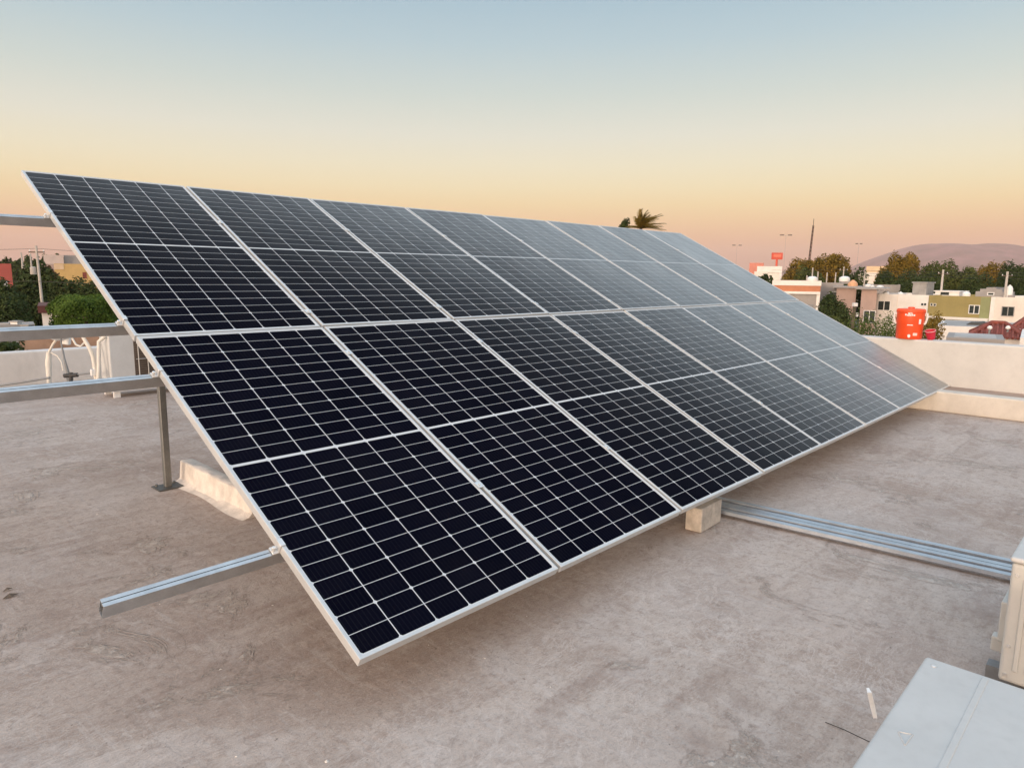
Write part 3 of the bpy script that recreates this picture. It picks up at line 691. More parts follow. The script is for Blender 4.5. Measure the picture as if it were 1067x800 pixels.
# row of attached houses, on a line seen obliquely
z_row = CAM[2] - 1.72
def rowpt(x): 
    y = 306 + (x - 909) * (312.5 - 306) / (1067 - 909); return PZ(x, y, z_row)
A, B = rowpt(909), rowpt(1067); rowdir = Vector((-.12, -.993, 0)).normalized(); ryaw = math.atan2(rowdir.y, rowdir.x)
def on_row(x):                                       # intersection of the view ray's vertical plane with the facade line
    d = ray(x, 310); a, b, c, e = d[0], -rowdir.x, d[1], -rowdir.y
    rx_, ry_ = A.x - CAM[0], A.y - CAM[1]; det = a * e - b * c
    return (a * ry_ - c * rx_) / det                 # distance along the row
def zrow(x, y):                                      # height of the pixel on the facade plane
    s = on_row(x); p = A + rowdir * s; D = (np.array([p.x, p.y, 0]) - np.array([CAM[0], CAM[1], 0])); d = ray(x, y); k = (D @ np.array([d[0], d[1], 0])) / (d[0] ** 2 + d[1] ** 2); return CAM[2] + k * d[2]
def row_house(x0, x1, label, wm):
    s0, s1 = on_row(x0), on_row(x1); p = A + rowdir * s0
    return building('house', label, 'house', 0, 0, 0, 0, wm, 9, ryaw, 'row houses beyond the parapet', origin=(p.x, p.y, GZ), width=s1 - s0 - .03, ztop=z_row), s0
def row_win(h, s0, x0, x1, y0, y1, **k): return window(h[0], on_row(x0) - s0, on_row(x1) - s0, zrow((x0 + x1) / 2, y1) - GZ, zrow((x0 + x1) / 2, y0) - GZ, 0, **k)
h, s0 = row_house(908, 968, 'white two-storey house with a dark two-pane window behind the cooler', mW)
row_win(h, s0, 916, 928, 314, 323); row_win(h, s0, 960.5, 963, 316, 318.3, bars=0, t=.03); row_win(h, s0, 963.6, 966, 316, 318.3, bars=0, t=.03)
m = MB(); w_ = on_row(935.5) - s0; m.b2((w_ - .05, -.03, 2), (w_ + .05, .02, h[2] - .02)); m.build('wall_joint', mW2, h[0])
h, s0 = row_house(968, 1033, 'olive green house with a white framed window in the row', mO)
row_win(h, s0, 1011.5, 1021.5, 318.5, 326.5); row_win(h, s0, 970.5, 972.5, 316.3, 318.5, bars=0, t=.03); row_win(h, s0, 974, 976, 316.5, 318.8, bars=0, t=.03)
a0 = on_row(1022.5) - s0
m = MB(); m.b2((a0, -.04, 0), (h[1], -.003, h[2] - .05)); m.build('green_panel', mG, h[0])
m = MB(); m.b2((0, -.5, zrow(1000, 333) - GZ), (h[1], -.06, zrow(1000, 330.5) - GZ)); m.build('ledge', mW, h[0])
h, s0 = row_house(1033, 1082, 'cream house with a dark square window at the end of the row', mW2)
row_win(h, s0, 1046, 1058, 320, 329, bars=1, fm=M['conc'])
m = MB(); m.b2((.0, -.04, 0), (.35, -.003, h[2] - .05)); m.build('corner_strip', mW, h[0])

def rooftop(name, label, cat, x0, x1, ytop, back, mat, hgt, depth=2.2, parts=None):
    """a block standing on the row's roof, `back` metres behind the facade line"""
    p0 = A + rowdir * on_row(x0); nb = Vector((ray(x0, 300)[0], ray(x0, 300)[1], 0)).normalized(); 
    if nb.dot(Vector((AX[2][0], AX[2][1], 0))) < 0: nb = -nb
    D0 = Vector((p0.x - CAM[0], p0.y - CAM[1], 0)).length; 
    o0 = p0 + nb * back; zt = zrow((x0 + x1) / 2, ytop) * 1 ; zt = CAM[2] - (CAM[2] - zt) * (Vector((o0.x - CAM[0], o0.y - CAM[1], 0)).length / D0)
    o = thing(name, label, cat, (o0.x, o0.y, z_row - .21), ryaw)
    w = on_row(x1) - on_row(x0); return o, w, zt - (z_row - .21), depth
o, w, hh, d = rooftop('roof_hut', 'plain grey concrete hut on the roof of the white house', 'roof hut', 950, 965, 295, 3, M['conc'], 0)
m = MB(); m.b2((0, 0, 0), (w, 2, hh)); m.build('wall', M['conc'], o); m = MB(); m.b2((-.1, -.1, hh), (w + .1, 2.1, hh + .12)); m.build('roof', M['conc'], o)
o, w, hh, d = rooftop('roof_hut', 'low white rooftop room above the olive house', 'roof hut', 974, 1000, 304, 3, mW, 0)
m = MB(); m.b2((0, 0, 0), (w, 2.4, hh)); m.build('wall', mW, o); m = MB(); m.b2((-.12, -.12, hh), (w + .12, 2.5, hh + .1)); m.build('roof', mW, o); window(o, .5, 1.3, .2, .5, bars=0)
o, w, hh, d = rooftop('roof_hut', 'stepped grey block hut with a dark window, above the olive house', 'roof hut', 1016, 1049, 299.5, 2.5, mGr, 0)
m = MB(); m.b2((0, 0, 0), (w, 2.6, hh * .62)); m.b2((w * .14, 0.01, hh * .62), (w * .86, 2.55, hh * .85)); m.b2((w * .34, 0.02, hh * .85), (w * .66, 2.5, hh)); m.build('wall', mGr, o); window(o, w * .42, w * .60, .35, hh * .5, bars=0)
def cyl_tank(label, x, ytop, yb, back, r, mat, dome=True):
    o, w, hh, d = rooftop('water_tank', label, 'water tank', x, x + .5, ytop, back, mat, 0)
    m = MB(); m.lathe([(r, 0), (r * 1.02, hh * .3), (r, hh * .75), (r * .7, hh * .93), (r * .25, hh), (0.0, hh)], n=18, cap=False); m.build('body', mat, o)
    m = MB(); m.lathe([(r * .26, hh), (r * .26, hh + .06), (0, hh + .07)], n=12, cap=False); m.build('lid', mat, o)
    return o
cyl_tank('tall white water tank at the end of the row house roofs', 1051, 297.5, 305, 2, .28, M['whitep'])
cyl_tank('small white tank on the olive house roof edge', 1006.5, 304, 309, 1.0, .35, M['whitep'])
cyl_tank('small white tank on the roof of the white house', 923, 303.5, 308, 1.0, .3, M['whitep'])
cyl_tank('small white tank between the grey hut and the olive house', 938, 304.5, 308, 1.2, .28, M['whitep'])
for x0, x1, lb in ((1050, 1056, 'low grey wall stub on the cream house roof'),):
    o, w, hh, d = rooftop('roof_hut', lb, 'roof hut', x0, x1, 307.5, 1.5, mGr, 0); m = MB(); m.b2((0, 0, 0), (w, .8, hh)); m.build('wall', mGr, o)
o, w, hh, d = rooftop('roof_hut', 'long low white parapet room on the cream house roof', 'roof hut', 1057, 1080, 308.5, 2, mW, 0); m = MB(); m.b2((0, 0, 0), (w, 2, hh)); m.build('wall', mW, o)

# low grey roofs between the row and our parapet
def flat_roof(label, x0, x1, ytop, D, wm, depth, roofm=None, par=.15): return building('building', label, 'building', x0, x1, ytop, D, wm, depth, roofm=roofm, par=par)
flat_roof('low building with a pale grey flat roof below the olive house', 976, 1090, 339.5, 40, mW, 6.5, M['conc'], .05)
flat_roof('low grey roofed building just beyond the parapet, beside the red tiled roof', 986, 1046, 351.5, 20, mGr, 2.2, paint('pale_roof', (.42, .41, .40), .9, 0, .12, .8, .25), .03)
car = None
def hip_roof(label, x0, x1, ytop, ybase, D, dep, balls=True):
    a, b = P(x0, ybase, D), P(x1, ybase, D); w = (b - a).length * math.cos(yaw_ray(x0) - YAW); ze = (a.z + b.z) / 2; hr = P((x0 + x1) / 2, ytop, D).z - ze
    o = thing('tiled_roof_building', label, 'building', (a.x, a.y, GZ), yaw_ray((x0 + x1) / 2)); H = ze - GZ
    m = MB(); m.b2((.12, .12, 0), (w - .12, dep - .12, H - .02)); m.build('wall', mW2, o)
    # rows of half-round tiles, real relief
    m = MB(); rg = min(dep / 2, w / 2 - .25)
    r1, r2 = (rg, dep / 2, H + hr), (w - rg, dep / 2, H + hr)
    C0, C1, C2, C3 = (0, 0, H), (w, 0, H), (w, dep, H), (0, dep, H)
    m.add([C0, C1, C2, C3, r1, r2], [(0, 1, 5, 4), (1, 2, 5), (2, 3, 4, 5), (3, 0, 4), (3, 2, 1, 0)])
    rt = m.build('roof', M['tile'], o)
    m = MB(); nt = int(w / .17)
    for k in range(nt):
        x = (k + .5) * w / nt; f = min(1, x / rg, (w - x) / rg) if rg > 0 else 1
        m.tube([(x, -.03, H + .015), (x, dep / 2 * f - .0, H + hr * f + .015)], .055, 6)
    nt2 = int(dep / .17)
    for k in range(nt2):
        y = (k + .5) * dep / nt2; f = min(1, y / (dep / 2), (dep - y) / (dep / 2)); m.tube([(-.03, y, H + .015), (rg * f, y, H + hr * f + .015)], .055, 6)
    for c, r_ in ((C0, r1), (C3, r1), (C1, r2), (C2, r2)): m.tube([Vector(c) + Vector((0, 0, .05)), Vector(r_) + Vector((0, 0, .06))], .085, 8)
    m.tube([Vector(r1) + Vector((0, 0, .06)), Vector(r2) + Vector((0, 0, .06))], .09, 8)
    m.build('tiles', M['tile'], rt)
    return o, w, H, hr
o, w, H, hr = hip_roof('building with a dark red hipped tile roof peeking over the parapet', 1009, 1067, 338.5, 351, 30, 3.0)
for k, x in enumerate((1031.5, 1050.5)):
    p = P(x, 340.5, 29.6); t2 = thing('globe_lamp', ['white globe lamp before the red tiled roof, nearer the orange cooler', 'white globe lamp before the red tiled roof, farther from the orange cooler'][k], 'globe lamp', (p.x, p.y, p.z - .12))
    m = MB(); m.lathe([(.0, .0), (.06, .01), (.095, .06), (.085, .12), (.04, .165), (0, .17)], n=14, cap=False); m.build('globe', M['whitep'], t2)
    m = MB(); m.tube([(0, 0, -1.0), (0, 0, .02)], .04, 8); m.build('stem', M['greyp'], t2)
hip_roof('building with a dark red tiled roof at the frame edge, behind the other', 1054, 1100, 329.5, 344, 38, 3.4)
b_, w_, h_ = flat_roof('white walled flat building under the red tiled eaves', 1063, 1095, 352, 24, mW, 5, M['conc'])

# house with the orange band, pink houses, dark tree
o, w, h = building('building', 'long white roofed building with an orange band over a grey wall', 'building', 806, 855, 292.5, 70, mGr, 9, par=.2)
m = MB(); zt = P(830, 297.5, 70).z - GZ; zb = P(830, 303.5, 70).z - GZ
m.b2((-.1, -.06, zt + .01), (w + .05, -.003, h + .02)); m.build('fascia', mW, o)
m = MB(); m.b2((0, -.05, zb), (w, -.003, zt)); m.build('orange_band', mR, o)
m = MB(); zc = P(830, 306, 70).z - GZ; m.b2((0, -.25, zc), (w, -.003, zb - .005)); m.build('ledge', mW, o)
m = MB(); m.b2((w - .3, -.12, 0), (w, -.006, zc - .01)); m.build('corner_post', mW, o)
for k in range(3):
    m = MB(); x = w * (.42 + .17 * k); m.b2((x, -.04, .4), (x + .55, -.003, zc - 1.0)); m.build('door', paint('grey_door', (.24, .24, .25), .7), o)
o, w, h = building('building', 'flat roofed building with a pale parapet behind the dark rounded tree', 'building', 855, 879, 295, 78, mGr, 7, par=.2)
window(o, 1.0, 2.0, h - 2.2, h - 1.0, bars=0)
o, w, h = building('building', 'pink walled house with a thin overhanging slab, nearer the dark tree', 'building', 872, 892.5, 300, 74, mP, 7, par=.12)
m = MB(); m.b2((-.4, -.5, h), (w + .6, 7, h + .16)); m.build('roof_slab', mGr, o)
o, w, h = building('building', 'pink walled house beside the white row house', 'building', 898, 914, 301.5, 72, mP, 7, par=.12)
m = MB(); m.b2((-.6, -.5, h), (w + 1.2, 7, h + .16)); m.build('roof_slab', mGr, o); window(o, .4, 1.4, h - 3.4, h - 2.2)
def tank_at(label, x, ytop, ybot, D, r, mat, name='water_tank'):
    p = P(x, ybot, D); hh = P(x, ytop, D).z - p.z; o = thing(name, label, 'water tank', p)
    m = MB(); m.lathe([(r, 0), (r * 1.02, hh * .35), (r * .95, hh * .6), (r * .6, hh * .85), (r * .28, hh * .97), (0, hh)], n=20, cap=False); m.build('body', mat, o)
    m = MB(); m.lathe([(r * .3, hh * .95), (r * .3, hh * 1.02), (0, hh * 1.05)], n=12, cap=False); m.build('lid', mat, o)
tank_at('orange beige domed water tank on the pink house roof', 888.3, 292, 299.8, 76, .5, paint('tank_orange', (.62, .34, .19), .6))
def dish(label, x, y, D, r):
    p = P(x, y, D); o = thing('water_tank', label, 'water tank', p, YAW)
    m = MB(); m.lathe([(r * .9, -r * .45), (r, -r * .2), (r * .95, r * .3), (r * .5, r * .55), (0, r * .6)], n=16, cap=True); m.build('body', M['whitep'], o)
    m = MB(); m.b2((-r * .7, -r * .7, -r * .9), (r * .7, r * .7, -r * .46)); m.build('stand', mGr, o)
dish('white rooftop tank leaning by the poles over the orange-banded building', 846.5, 291, 76, .55)
dish('wide white rooftop tank beside the orange domed tank', 880, 291, 82, .6)
for k, (x, y, r) in enumerate(((904.5, 298, .35), (908.5, 298.5, .28), (917, 299.5, .4))):
    dish(['small white tank on the far pink house roof, nearest the pole', 'tiniest white tank on the far pink house roof', 'white tank by the white house corner'][k], x, y, 80, r)
o, w, h = building('building', 'long low grey building behind the white row house', 'building', 900, 938, 296.5, 92, mGr, 8, par=.2)
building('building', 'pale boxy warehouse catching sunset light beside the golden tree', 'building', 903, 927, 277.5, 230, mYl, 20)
building('building', 'low pale shed below the sunlit warehouse', 'building', 893, 916, 284, 200, mW2, 10)
p = P(1019, 341.5, 40.5); q = thing('roof_object', 'low dark object on the pale flat roof above the red tiled roof', 'roof hatch', (p.x, p.y, P(1030, 339.5, 40).z - .12), yaw_ray(1019))  # low dark solid built for an unidentified dark shape on this roof
m = MB(); m.prism([(-.6, 0), (.6, 0), (.6, .12), (.3, .3), (-.35, .26), (-.6, .1)], 1, 0, 1.1); m.build('dark_body', paint('object_dark', (.05, .055, .06), .6), q)
m = MB(); m.b2((-.72, -.08, -.05), (.72, 1.2, .0)); m.build('base_slab', M['conc'], q)

# billboard and shops
p = P(808.5, 285, 240); o = thing('billboard', 'red roadside billboard on a single post above the distant shops', 'billboard', (p.x, p.y, GZ), YAW)
bw = 11 * 240 / F; z0, z1 = P(808.5, 270.5, 240).z - GZ, P(808.5, 263.5, 240).z - GZ
m = MB(); m.b2((-bw / 2, -.3, z0), (bw / 2, .3, z1)); m.build('panel', paint('sign_red', (.62, .09, .05), .5), o)
m = MB(); m.b2((-bw * .36, -.36, z0 + .8), (bw * .36, -.31, z1 - .5)); m.build('face', paint('sign_face', (.75, .2, .13), .5), o)
m = MB(); m.tube([(0, 0, 0), (0, 0, z0)], .35, 10); m.build('post', paint('sign_red', (.62, .09, .05)), o)
building('building', 'distant red and white shop beneath the billboard, nearest the panels', 'building', 781, 796, 274, 250, plaster('shop_red', (.6, .24, .18)), 12)
building('building', 'distant pinkish white shop behind the billboard post', 'building', 789, 815, 277.5, 235, mW, 12)
building('building', 'long pale low building under the billboard', 'building', 786, 812, 283, 200, mW2, 12)

# poles
def pole(label, x, ytop, D, lean=0, r=.13, arm=True, name='utility_pole', mat=None, group='utility poles in the town', yb=None, box=None):
    top = P(x, ytop, D); o = thing(name, label, 'utility pole' if name == 'utility_pole' else name.replace('_', ' '), (top.x - lean * AX[0][0], top.y - lean * AX[0][1], GZ), YAW, group); h = top.z - GZ
    m = MB(); m.tube([(0, 0, 0), (lean, 0, h)], [r, r * .65], 8); m.build('shaft', mat or M['polec'], o)
    if arm:
        m = MB(); m.b2((lean - .5, -.04, h - .45), (lean + .5, .04, h - .37)); m.build('cross_arm', M['bark'], o)
        for k in (-.45, .45):
            m = MB(); m.lathe([(.03, 0), (.04, .05), (.02, .11), (0, .12)], (lean + k, 0, h - .37), 8, cap=False); m.build('insulator', M['whitep'], o)
    if box: 
        bx, bz, bw, bh = box; m = MB(); m.lathe([(bw * .5, 0), (bw * .52, bh * .1), (bw * .5, bh * .9), (bw * .3, bh), (0, bh)], (bx, -.05, bz), 14, cap=False); m.build('transformer', M['polec'], o)
    return o
pole('pale concrete pole with a cross arm and transformer above the dark left trees', 37.5, 256, 45, -.12, .11, True, box=(-.42, P(35, 286, 45).z - GZ, .34, .5))
pole('utility pole with a white lamp in front of the dark trees, behind the olive house', 983, 281, 72, 0, .15)
pole('utility pole at the row end beside the white water tank', 1050, 283, 66, 0, .15)
for k, (x, y, D, lb, a) in enumerate(((847, 279, 84, 'pale pole rising by the leaning white tank', False), (852.5, 283, 86, 'thin pole second after the leaning white tank', False), (862, 284, 88, 'thin pole in the gap above the pale parapet', False),
                            (871, 284, 88, 'short thick pole above the pale parapet', False), (879.5, 278, 86, 'pole rising behind the wide white tank', True), (901.5, 283, 84, 'pole standing between the pink houses', False), (841, 287, 80, 'stubby post at the edge of the orange-banded roof', False))):
    pole(lb, x, y, D, 0, .11, a)
for k, (x, y, D) in enumerate(((22, 263, 190), (31.5, 264, 200))):
    pole(['distant pale pole among the far trees, farther from the concrete pole', 'distant pale pole just beside the concrete transformer pole'][k], x, y, D, 0, .3, False)
top = P(847.5, 235, 130); o = thing('antenna_mast', 'tall slim brown antenna mast rising from the golden topped trees', 'antenna mast', (top.x, top.y, GZ), YAW); h = top.z - GZ
m = MB(); bk = paint('mast_brown', (.10, .06, .045), .8)
for k in range(3):
    a = k * 2.094; m.tube([(.24 * math.cos(a) - .75, .24 * math.sin(a), 0), (.12 * math.cos(a), .12 * math.sin(a), h)], [.07, .05], 6)
m.build('legs', bk, o)
m = MB()
for k in range(24):
    z = h * k / 24; z2 = h * (k + 1) / 24; f = lambda zq, a: ((.24 - .12 * zq / h) * math.cos(a) - .75 * (1 - zq / h), (.24 - .12 * zq / h) * math.sin(a), zq)
    for q in range(3): m.tube([f(z, q * 2.094), f(z2, (q + 1) * 2.094)], .03, 4)
m.build('lattice', bk, o)
m = MB(); m.tube([(0, 0, h), (0, 0, h + 1.2)], .05, 6); m.build('antenna', bk, o)
def road_lamp(label, x, y, D, half):
    top = P(x, y, D); o = thing('street_lamp', label, 'street lamp', (top.x, top.y, GZ), YAW, 'tall street lamps far off'); h = top.z - GZ
    gm = paint('lamp_grey', (.42, .36, .34), .7)
    m = MB(); m.tube([(0, 0, 0), (0, 0, h)], [.035, .018], 6); m.build('shaft', gm, o)
    for s in (-1, 1):
        m = MB(); m.tube([(0, 0, h), (s * half * .5, 0, h + .05)], .02, 5); m.build('arm', gm, o); m = MB(); m.b2(*sorted_box((s * half * .4, -.18, h), (s * half, .18, h + .22))); m.build('lamp_head', paint('lamp_dark', (.16, .11, .09), .7), o)
road_lamp('tall double street lamp nearest the antenna mast', 819, 245.5, 170, 1.4); road_lamp('tall double street lamp between mast and mountain', 895, 254.5, 180, .8); road_lamp('tall double street lamp by the far top corner of the array', 768, 256, 200, 1.3)
# lamp post in the yard below the parapet
p = P(891, 316, 22); o = thing('yard_lamp', 'dark lamp post with a square white head near the feathery bush', 'street lamp', (p.x, p.y, GZ), YAW); h = p.z - GZ
m = MB(); m.tube([(-.12, 0, 0), (0, 0, h - .1)], [.07, .05], 10); m.build('shaft', M['bark'], o)
m = MB(); m.b2((-.065, -.065, h - .1), (.065, .065, h + .01)); m.build('lamp_head', M['whitep'], o, .01, 2)
m = MB(); m.b2((.06, -.03, h - .42), (.12, .03, h - .3)); m.build('small_box', M['whitep'], o)

# cables
def wire(label, pts, r=.016):
    P3 = []
    for (x0, y0, D0), (x1, y1, D1) in zip(pts[:-1], pts[1:]):
        a, b = P(x0, y0, D0), P(x1, y1, D1); 
        for k in range(12):
            t = k / 12; q = a.lerp(b, t); q.z -= 4 * t * (1 - t) * (a - b).length * .012; P3.append(q)
    P3.append(P(*pts[-1])); m = MB(); m.tube(P3, r, 5); tag(m.build('power_line', M['wirec']), label, 'power line', 'power lines over the town')
wire('upper power line strung past the pole with the lamp', [(805, 281.5, 90), (879, 280, 86), (983, 283, 72), (1050, 284, 66), (1110, 283, 60)])
wire('middle power line strung in front of the dark trees', [(800, 284.5, 90), (879, 283, 86), (983, 285.5, 72), (1050, 286.5, 66), (1110, 286, 60)])
wire('lowest power line, sagging before the row house roofs', [(840, 289, 86), (901, 287, 84), (983, 288, 72), (1050, 290, 66), (1110, 291, 60)])
wire('power line crossing the dark left trees by the transformer', [(-60, 290, 45), (38, 293, 45), (180, 295, 45)])
wire('thin power line at the cross arm of the concrete pole', [(-60, 259, 40), (37, 259, 45), (200, 262, 60)], .01)

# ------------------------------------------------------------------ vegetation
TG = 'trees beyond the row houses'
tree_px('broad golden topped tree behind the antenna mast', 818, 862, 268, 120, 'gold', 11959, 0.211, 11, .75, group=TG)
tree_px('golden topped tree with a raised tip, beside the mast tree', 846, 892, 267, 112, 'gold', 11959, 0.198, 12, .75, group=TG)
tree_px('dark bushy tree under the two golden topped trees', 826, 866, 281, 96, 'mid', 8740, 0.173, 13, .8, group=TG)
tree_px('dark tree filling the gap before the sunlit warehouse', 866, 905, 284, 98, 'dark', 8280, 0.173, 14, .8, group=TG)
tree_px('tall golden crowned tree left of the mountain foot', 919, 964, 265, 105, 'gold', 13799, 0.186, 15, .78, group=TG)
tree_px('dark tree below the tall golden crown', 908, 952, 284, 97, 'dark', 9660, 0.166, 16, .85, group=TG)
tree_px('wide olive tree behind the lamp pole', 950, 998, 274, 102, 'mid', 11959, 0.179, 17, .8, group=TG)
tree_px('dark green tree below the middle of the mountain', 982, 1028, 276, 98, 'mid', 11959, 0.173, 18, .8, group=TG)
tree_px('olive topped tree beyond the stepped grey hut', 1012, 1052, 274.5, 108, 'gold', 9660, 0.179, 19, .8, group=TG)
tree_px('tree by the far water tank pole, under the mountain slope', 1034, 1078, 276, 96, 'dark', 10580, 0.166, 20, .82, group=TG)
tree_px('dense dark tree at the frame edge behind the cream house', 1056, 1110, 278, 90, 'dark', 10580, 0.160, 21, .82, group=TG)
tree_px('low dark tree behind the stepped hut and olive roof', 996, 1040, 288, 88, 'dark', 8280, 0.160, 22, .85, group=TG)
tree_px('low dark tree behind the grey concrete hut', 940, 985, 287, 88, 'dark', 8280, 0.160, 23, .85, group=TG)
tree_px('dark rounded tree in front of the pink houses', 848, 899, 309, 56, 'dark', 13799, 0.109, 24, .9)
tree_px('dark little tree under the billboard', 786, 806, 284, 150, 'dark', 1800, .35, 25, .8)
tree_px('feathery green bush behind the parapet, between lamp post and cooler', 886, 950, 325.5, 19, 'fresh', 12000, .032, 26, .42, nb=14)
tree_px('olive brown bush behind the parapet beside the red cup', 950, 988, 326, 21, 'gold', 6500, .035, 27, .42, nb=10)
tree_px('low green bush under the dark rounded tree', 846, 900, 334, 28, 'mid', 3000, .08, 28, .5)
LGp = 'trees beyond the low white parapet'
tree_px('large dark tree at the frame edge behind the pole', -40, 28, 288, 52, 'dark', 18400, 0.128, 31, .9, group=LGp)
tree_px('large dark tree directly behind the concrete pole', 6, 56, 275, 60, 'dark', 18400, 0.141, 32, .9, group=LGp)
tree_px('dark tree between the pole and the yellow building', 46, 112, 291, 52, 'dark', 16099, 0.128, 33, .9, group=LGp)
tree_px('dark low tree behind the bright green clipped tree', 84, 150, 296, 44, 'dark', 11500, 0.109, 34, .9, group=LGp)
tree_px('dark low tree below the pole foot, at the frame edge', -30, 30, 303, 40, 'dark', 11500, 0.102, 38, .9, group=LGp)
# clipped ball tree
D = 30; c = P(89, 330, D); t = thing('tree', 'bright green clipped tree with a boxy crown beside the panel edge', 'tree', (c.x, c.y, GZ)); rr = 29 * D / F
r = np.random.default_rng(35); cz = c.z - GZ
bl = [(0, 0, cz, rr * .9, rr * .9, rr * .86)] + [(rr * .62 * math.cos(a) * math.cos(b), rr * .62 * math.sin(a) * math.cos(b), cz + rr * .6 * math.sin(b), rr * .36, rr * .36, rr * .33) for a, b in zip(r.uniform(0, 6.28, 26), r.uniform(-.6, 1.3, 26))]
nl = 15000; d = r.normal(size=(nl, 3)); d /= np.linalg.norm(d, axis=1)[:, None]; d = np.sign(d) * np.abs(d) ** .58        # a rounded box
lump = 1 + .07 * np.sin(d[:, 0] * 7 + 1) * np.sin(d[:, 2] * 6) + .05 * np.sin(d[:, 1] * 9 + d[:, 2] * 4)
cc = d * (np.clip(.72 + .36 * r.random(nl) ** .5, 0, 1.08) * lump)[:, None] * np.array([rr * .98, rr * .9, rr * .66]) + np.array([0, 0, cz + rr * .05])
nn = d + r.normal(size=(nl, 3)) * .5; nn /= np.linalg.norm(nn, axis=1)[:, None]; aa = np.cross(nn, r.normal(size=(nl, 3))); aa /= np.linalg.norm(aa, axis=1)[:, None]; bb = np.cross(nn, aa)
ss = .06 * r.uniform(.55, 1.35, nl)[:, None]
leaf_obj('crown', np.stack([cc - aa * ss, cc - bb * ss * .55 + nn * ss * .15, cc + aa * ss, cc + bb * ss * .55 + nn * ss * .15], 1).reshape(-1, 3), LG['bright'], t)
m = MB(); m.tube([(0, 0, 0), (0, 0, cz)], [.16, .1], 8); m.build('trunk', M['bark'], t)
tree_px('dark shrub peeping over the low white parapet at the frame edge', -34, 26, 351, 17, 'dark', 4200, .06, 36, .4)
tree_px('reddish leaved small tree before the yellow building', 42, 62, 278, 70, 'brown', 3449, 0.128, 37, .5)
# far trees that close the horizon on the town side
far = [(0, 12, 268, 'far tree at the frame edge, above the red roof'), (10, 24, 270, 'far tree beside the first distant pole'), (26, 42, 269, 'far tree behind the cross arm pole'), (42, 56, 267.5, 'far tree above the white warehouse end'),
       (55, 68, 267, 'far tree above the middle of the grey warehouse roof'), (66, 84, 268, 'far tree touching the panel edge'), (-16, 2, 270, 'far tree just at the frame border')]
for k, (x0, x1, y, lb) in enumerate(far): tree_px(lb, x0, x1, y, 220, 'dark', 1300, .6, 40 + k, .8, group='distant trees on the skyline')
# palm top showing over the array
p = P(668, 232, 62); t = thing('palm_tree', 'windblown palm top showing above the upper panel edge', 'palm tree', (p.x, p.y, GZ)); H = p.z - GZ - .45
m = MB(); m.tube([(0, 0, 0), (.1, 0, H * .5), (0, 0, H)], [.22, .16, .13], 10); m.build('trunk', M['bark'], t)
r = np.random.default_rng(50); m = MB()
side = Vector((AX[0][0], AX[0][1], 0)).normalized(); bk_ = Vector((AX[2][0], AX[2][1], 0)).normalized()
for k in range(70):
    a = r.uniform(0, 6.28); el = r.uniform(.15, 1.5); L = r.uniform(1.3, 2.35); wind = side * .42
    dr = (side * math.cos(a) + bk_ * math.sin(a)) * math.cos(el) + Vector((0, 0, math.sin(el)))
    pts = []
    for q in range(9):
        s = q / 8; pp = dr * L * s + wind * (s * s * 1.0) - Vector((0, 0, .5 * s * s * L * .5)); pts.append(pp + Vector((0, 0, H)))
    m.tube(pts, [.02 * (1 - .8 * q / 8) for q in range(9)], 4)
    for q in range(1, 9):
        tdir = (pts[q] - pts[q - 1]).normalized(); n_ = tdir.cross(Vector((0, 0, 1))).normalized()
        for f in (0, .33, .66):
            b0 = pts[q - 1].lerp(pts[q], f)
            for sg in (-1, 1):
                ll = .42 * (1 - .5 * abs(q / 8 - .4)); e = b0 + (n_ * sg * .75 + tdir * .7 + Vector((0, 0, -.35))) * ll; wv = tdir * .028
                m.add([b0 - wv, b0 + wv, e], [(0, 1, 2)])
m.build('fronds', LG['gold'], t)
tree_px('small dark tree top beside the palm, above the upper panel edge', 644, 657, 228, 75, 'dark', 2760, 0.102, 51, .2)

# ------------------------------------------------------------------ left town
building('building', 'pale pink warehouse with a grey roofed wing on the skyline', 'building', 45, 66, 265.5, 165, plaster('ware_pink', (.62, .50, .45)), 14)
building('building', 'grey sided warehouse wing beside the pale pink warehouse', 'building', 66.2, 95, 266, 168, mGr, 14)
o, w, h = building('building', 'yellow building with a small dark red window beyond the dark trees', 'building', 56, 112, 275, 110, mY, 12)
m = MB(); m.b2((0, -.06, h - .9), (w * .18, -.003, h - .1)); m.build('pale_panel', mYl, o)
window(o, w * .52, w * .60, h - 2.3, h - 1.3, bars=0, fm=mY, pm=M['tile'])
building('building', 'low pinkish building behind the transformer pole', 'building', 40, 60, 275, 125, mP, 8)
o, w, h = building('building', 'red walled building at the frame edge among dark trees', 'building', -30, 12, 274.5, 80, plaster('red_wall', (.42, .10, .08)), 8)
building('building', 'small white house at the frame edge below the red building', 'building', -14, 8, 294.5, 62, mW, 6, roofm=M['conc'])
o, w, h = building('building', 'white hut with a dark red roof edge beside the clipped tree', 'building', 43, 61, 319, 33, mW, 4, par=.05)
m = MB(); zb = P(50, 326, 33).z - GZ; m.b2((-.15, -.25, zb), (w + .1, 4, h + .02)); m.build('roof_edge', paint('dark_red_edge', (.10, .03, .025), .8), o)
building('building', 'terracotta topped low house just beyond the low white parapet', 'building', 20, 120, 353, 18, paint('terracotta_house', (.38, .24, .17), .9, 0, .2, 1.5, .2), 2.0, roofm=paint('terracotta_roof', (.34, .22, .16), .9, 0, .25, 1.2, .2), par=.08)
o, w, h = building('building', 'low grey roofed shed below the dark left trees', 'building', -40, 38, 340, 27, mGr, 1.6, roofm=M['conc'], par=.06)
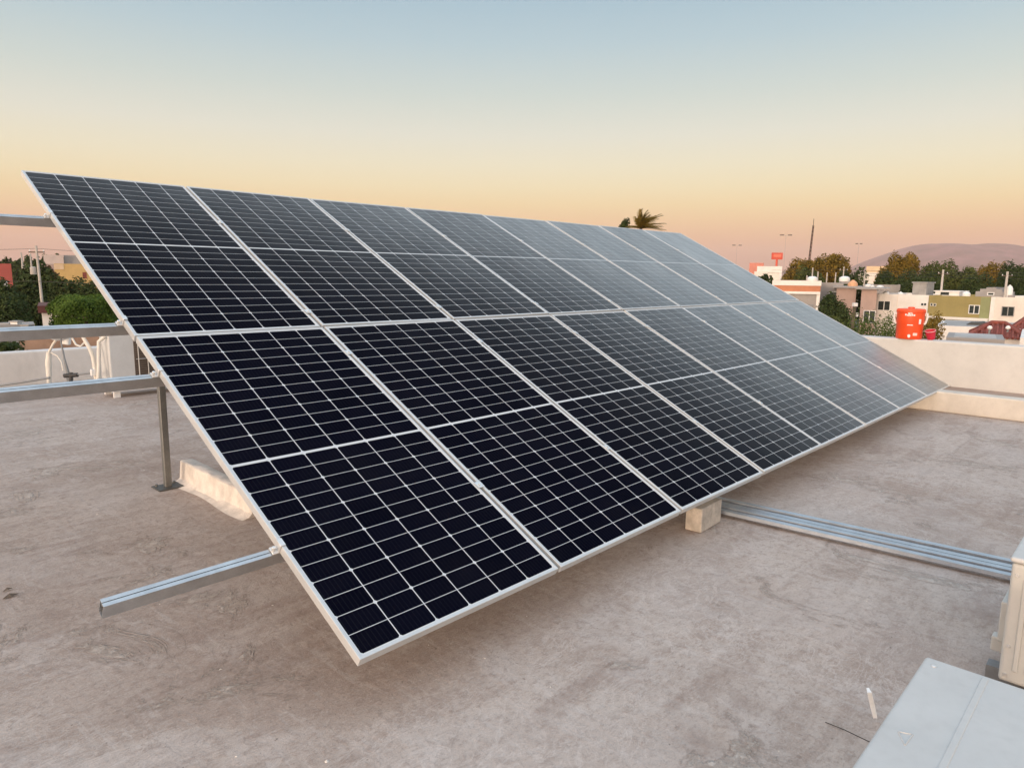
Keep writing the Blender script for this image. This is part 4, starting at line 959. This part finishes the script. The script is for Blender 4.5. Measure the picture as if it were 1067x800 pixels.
for k, (x, a) in enumerate(((8, .6), (17, .75), (28, .5))):
    p = P(x, 338, 28.2); q = thing('roof_vent', ['stubby vent on the grey shed roof, nearest the frame edge', 'tall pale vent box on the grey shed roof', 'dark vent box on the grey shed roof'][k], 'roof vent', (p.x, p.y, p.z - .35), YAW)
    m = MB(); m.b2((-.14, -.14, 0), (.14, .14, a * .6)); m.build('box', [M['conc'], M['whitep'], M['greyp']][k], q); m = MB(); m.b2((-.18, -.18, a * .6), (.18, .18, a * .6 + .05)); m.build('cap', M['conc'], q)

# far tree belt: nobody could count it
r = np.random.default_rng(60); bl = []
for k in range(420):
    x = r.uniform(-260, 1330); D = r.uniform(330, 760); p = P(x, 285, D); hh = r.uniform(4.5, 7.6) * (1 + .15 * (D > 550))
    rx = r.uniform(4, 10); bl.append((p.x, p.y, GZ + hh * .5, rx, rx, hh * .5))
v = crown_mesh(bl, 26000, 1.0, r); me = bpy.data.meshes.new('far_trees'); nl = len(v) // 4
me.from_pydata(v.tolist(), [], np.arange(nl * 4).reshape(nl, 4).tolist()); me.materials.append(LG['dark']); o = bpy.data.objects.new('far_trees', me); COL.objects.link(o)
tag(o, 'hazy belt of distant trees along the horizon', 'trees', kind='stuff')

for k, (x, y, lb) in enumerate(((8, 614.5, 'small dark dry leaf on the roof floor at the frame edge'), (11, 621, 'larger dark curled leaf on the roof floor at the frame edge'))):
    p = PZ(x, y, .004); a = .02 + .012 * k; m = MB()
    m.add([p + Vector(q) for q in ((-a, -.004, 0), (0, -a * .45, .008), (a, .004, .003), (0, a * .5, .010), (-a, -.004, -.002), (0, -a * .45, .006), (a, .004, .001), (0, a * .5, .008))], [(0, 1, 2, 3), (7, 6, 5, 4), (0, 4, 5, 1), (1, 5, 6, 2), (2, 6, 7, 3), (3, 7, 4, 0)])
    tag(m.build('dry_leaf', M['bark']), lb, 'leaf')
# debris on the roof floor: specks of mortar and grit
r = np.random.default_rng(70); m = MB()
for k in range(260):
    x, y = r.uniform(-2.2, 7.5), r.uniform(-2, 8); s = r.uniform(.002, .0065) * (1.5 if r.random() < .06 else 1)
    a = r.uniform(0, 6.28, 5); vs = [(x + s * math.cos(q) * r.uniform(.6, 1.2), y + s * math.sin(q) * r.uniform(.6, 1.2), .001) for q in sorted(a)]
    n = len(vs); m.add(vs + [(x, y, s * .8)], [(i, (i + 1) % n, n) for i in range(n)])
tag(m.build('grit', M['mortar']), 'pale specks of mortar and grit strewn over the roof floor', 'grit', kind='stuff')

# ------------------------------------------------------------------ haze
HAZE = 0.0001
hz = MB(); hz.b2((-13500, -13500, GZ - 12), (13500, 13500, 520)); ho = hz.build('haze', bpy.data.materials.new('haze'))
hm = ho.data.materials[0]; hm.use_nodes = True; hm.node_tree.nodes.clear()
pv = hm.node_tree.nodes.new('ShaderNodeVolumePrincipled'); pv.inputs['Color'].default_value = (1.0, .78, .70, 1); pv.inputs['Density'].default_value = HAZE; pv.inputs['Anisotropy'].default_value = 0
ou = hm.node_tree.nodes.new('ShaderNodeOutputMaterial'); hm.node_tree.links.new(pv.outputs[0], ou.inputs['Volume'])
tag(ho, kind='stuff')
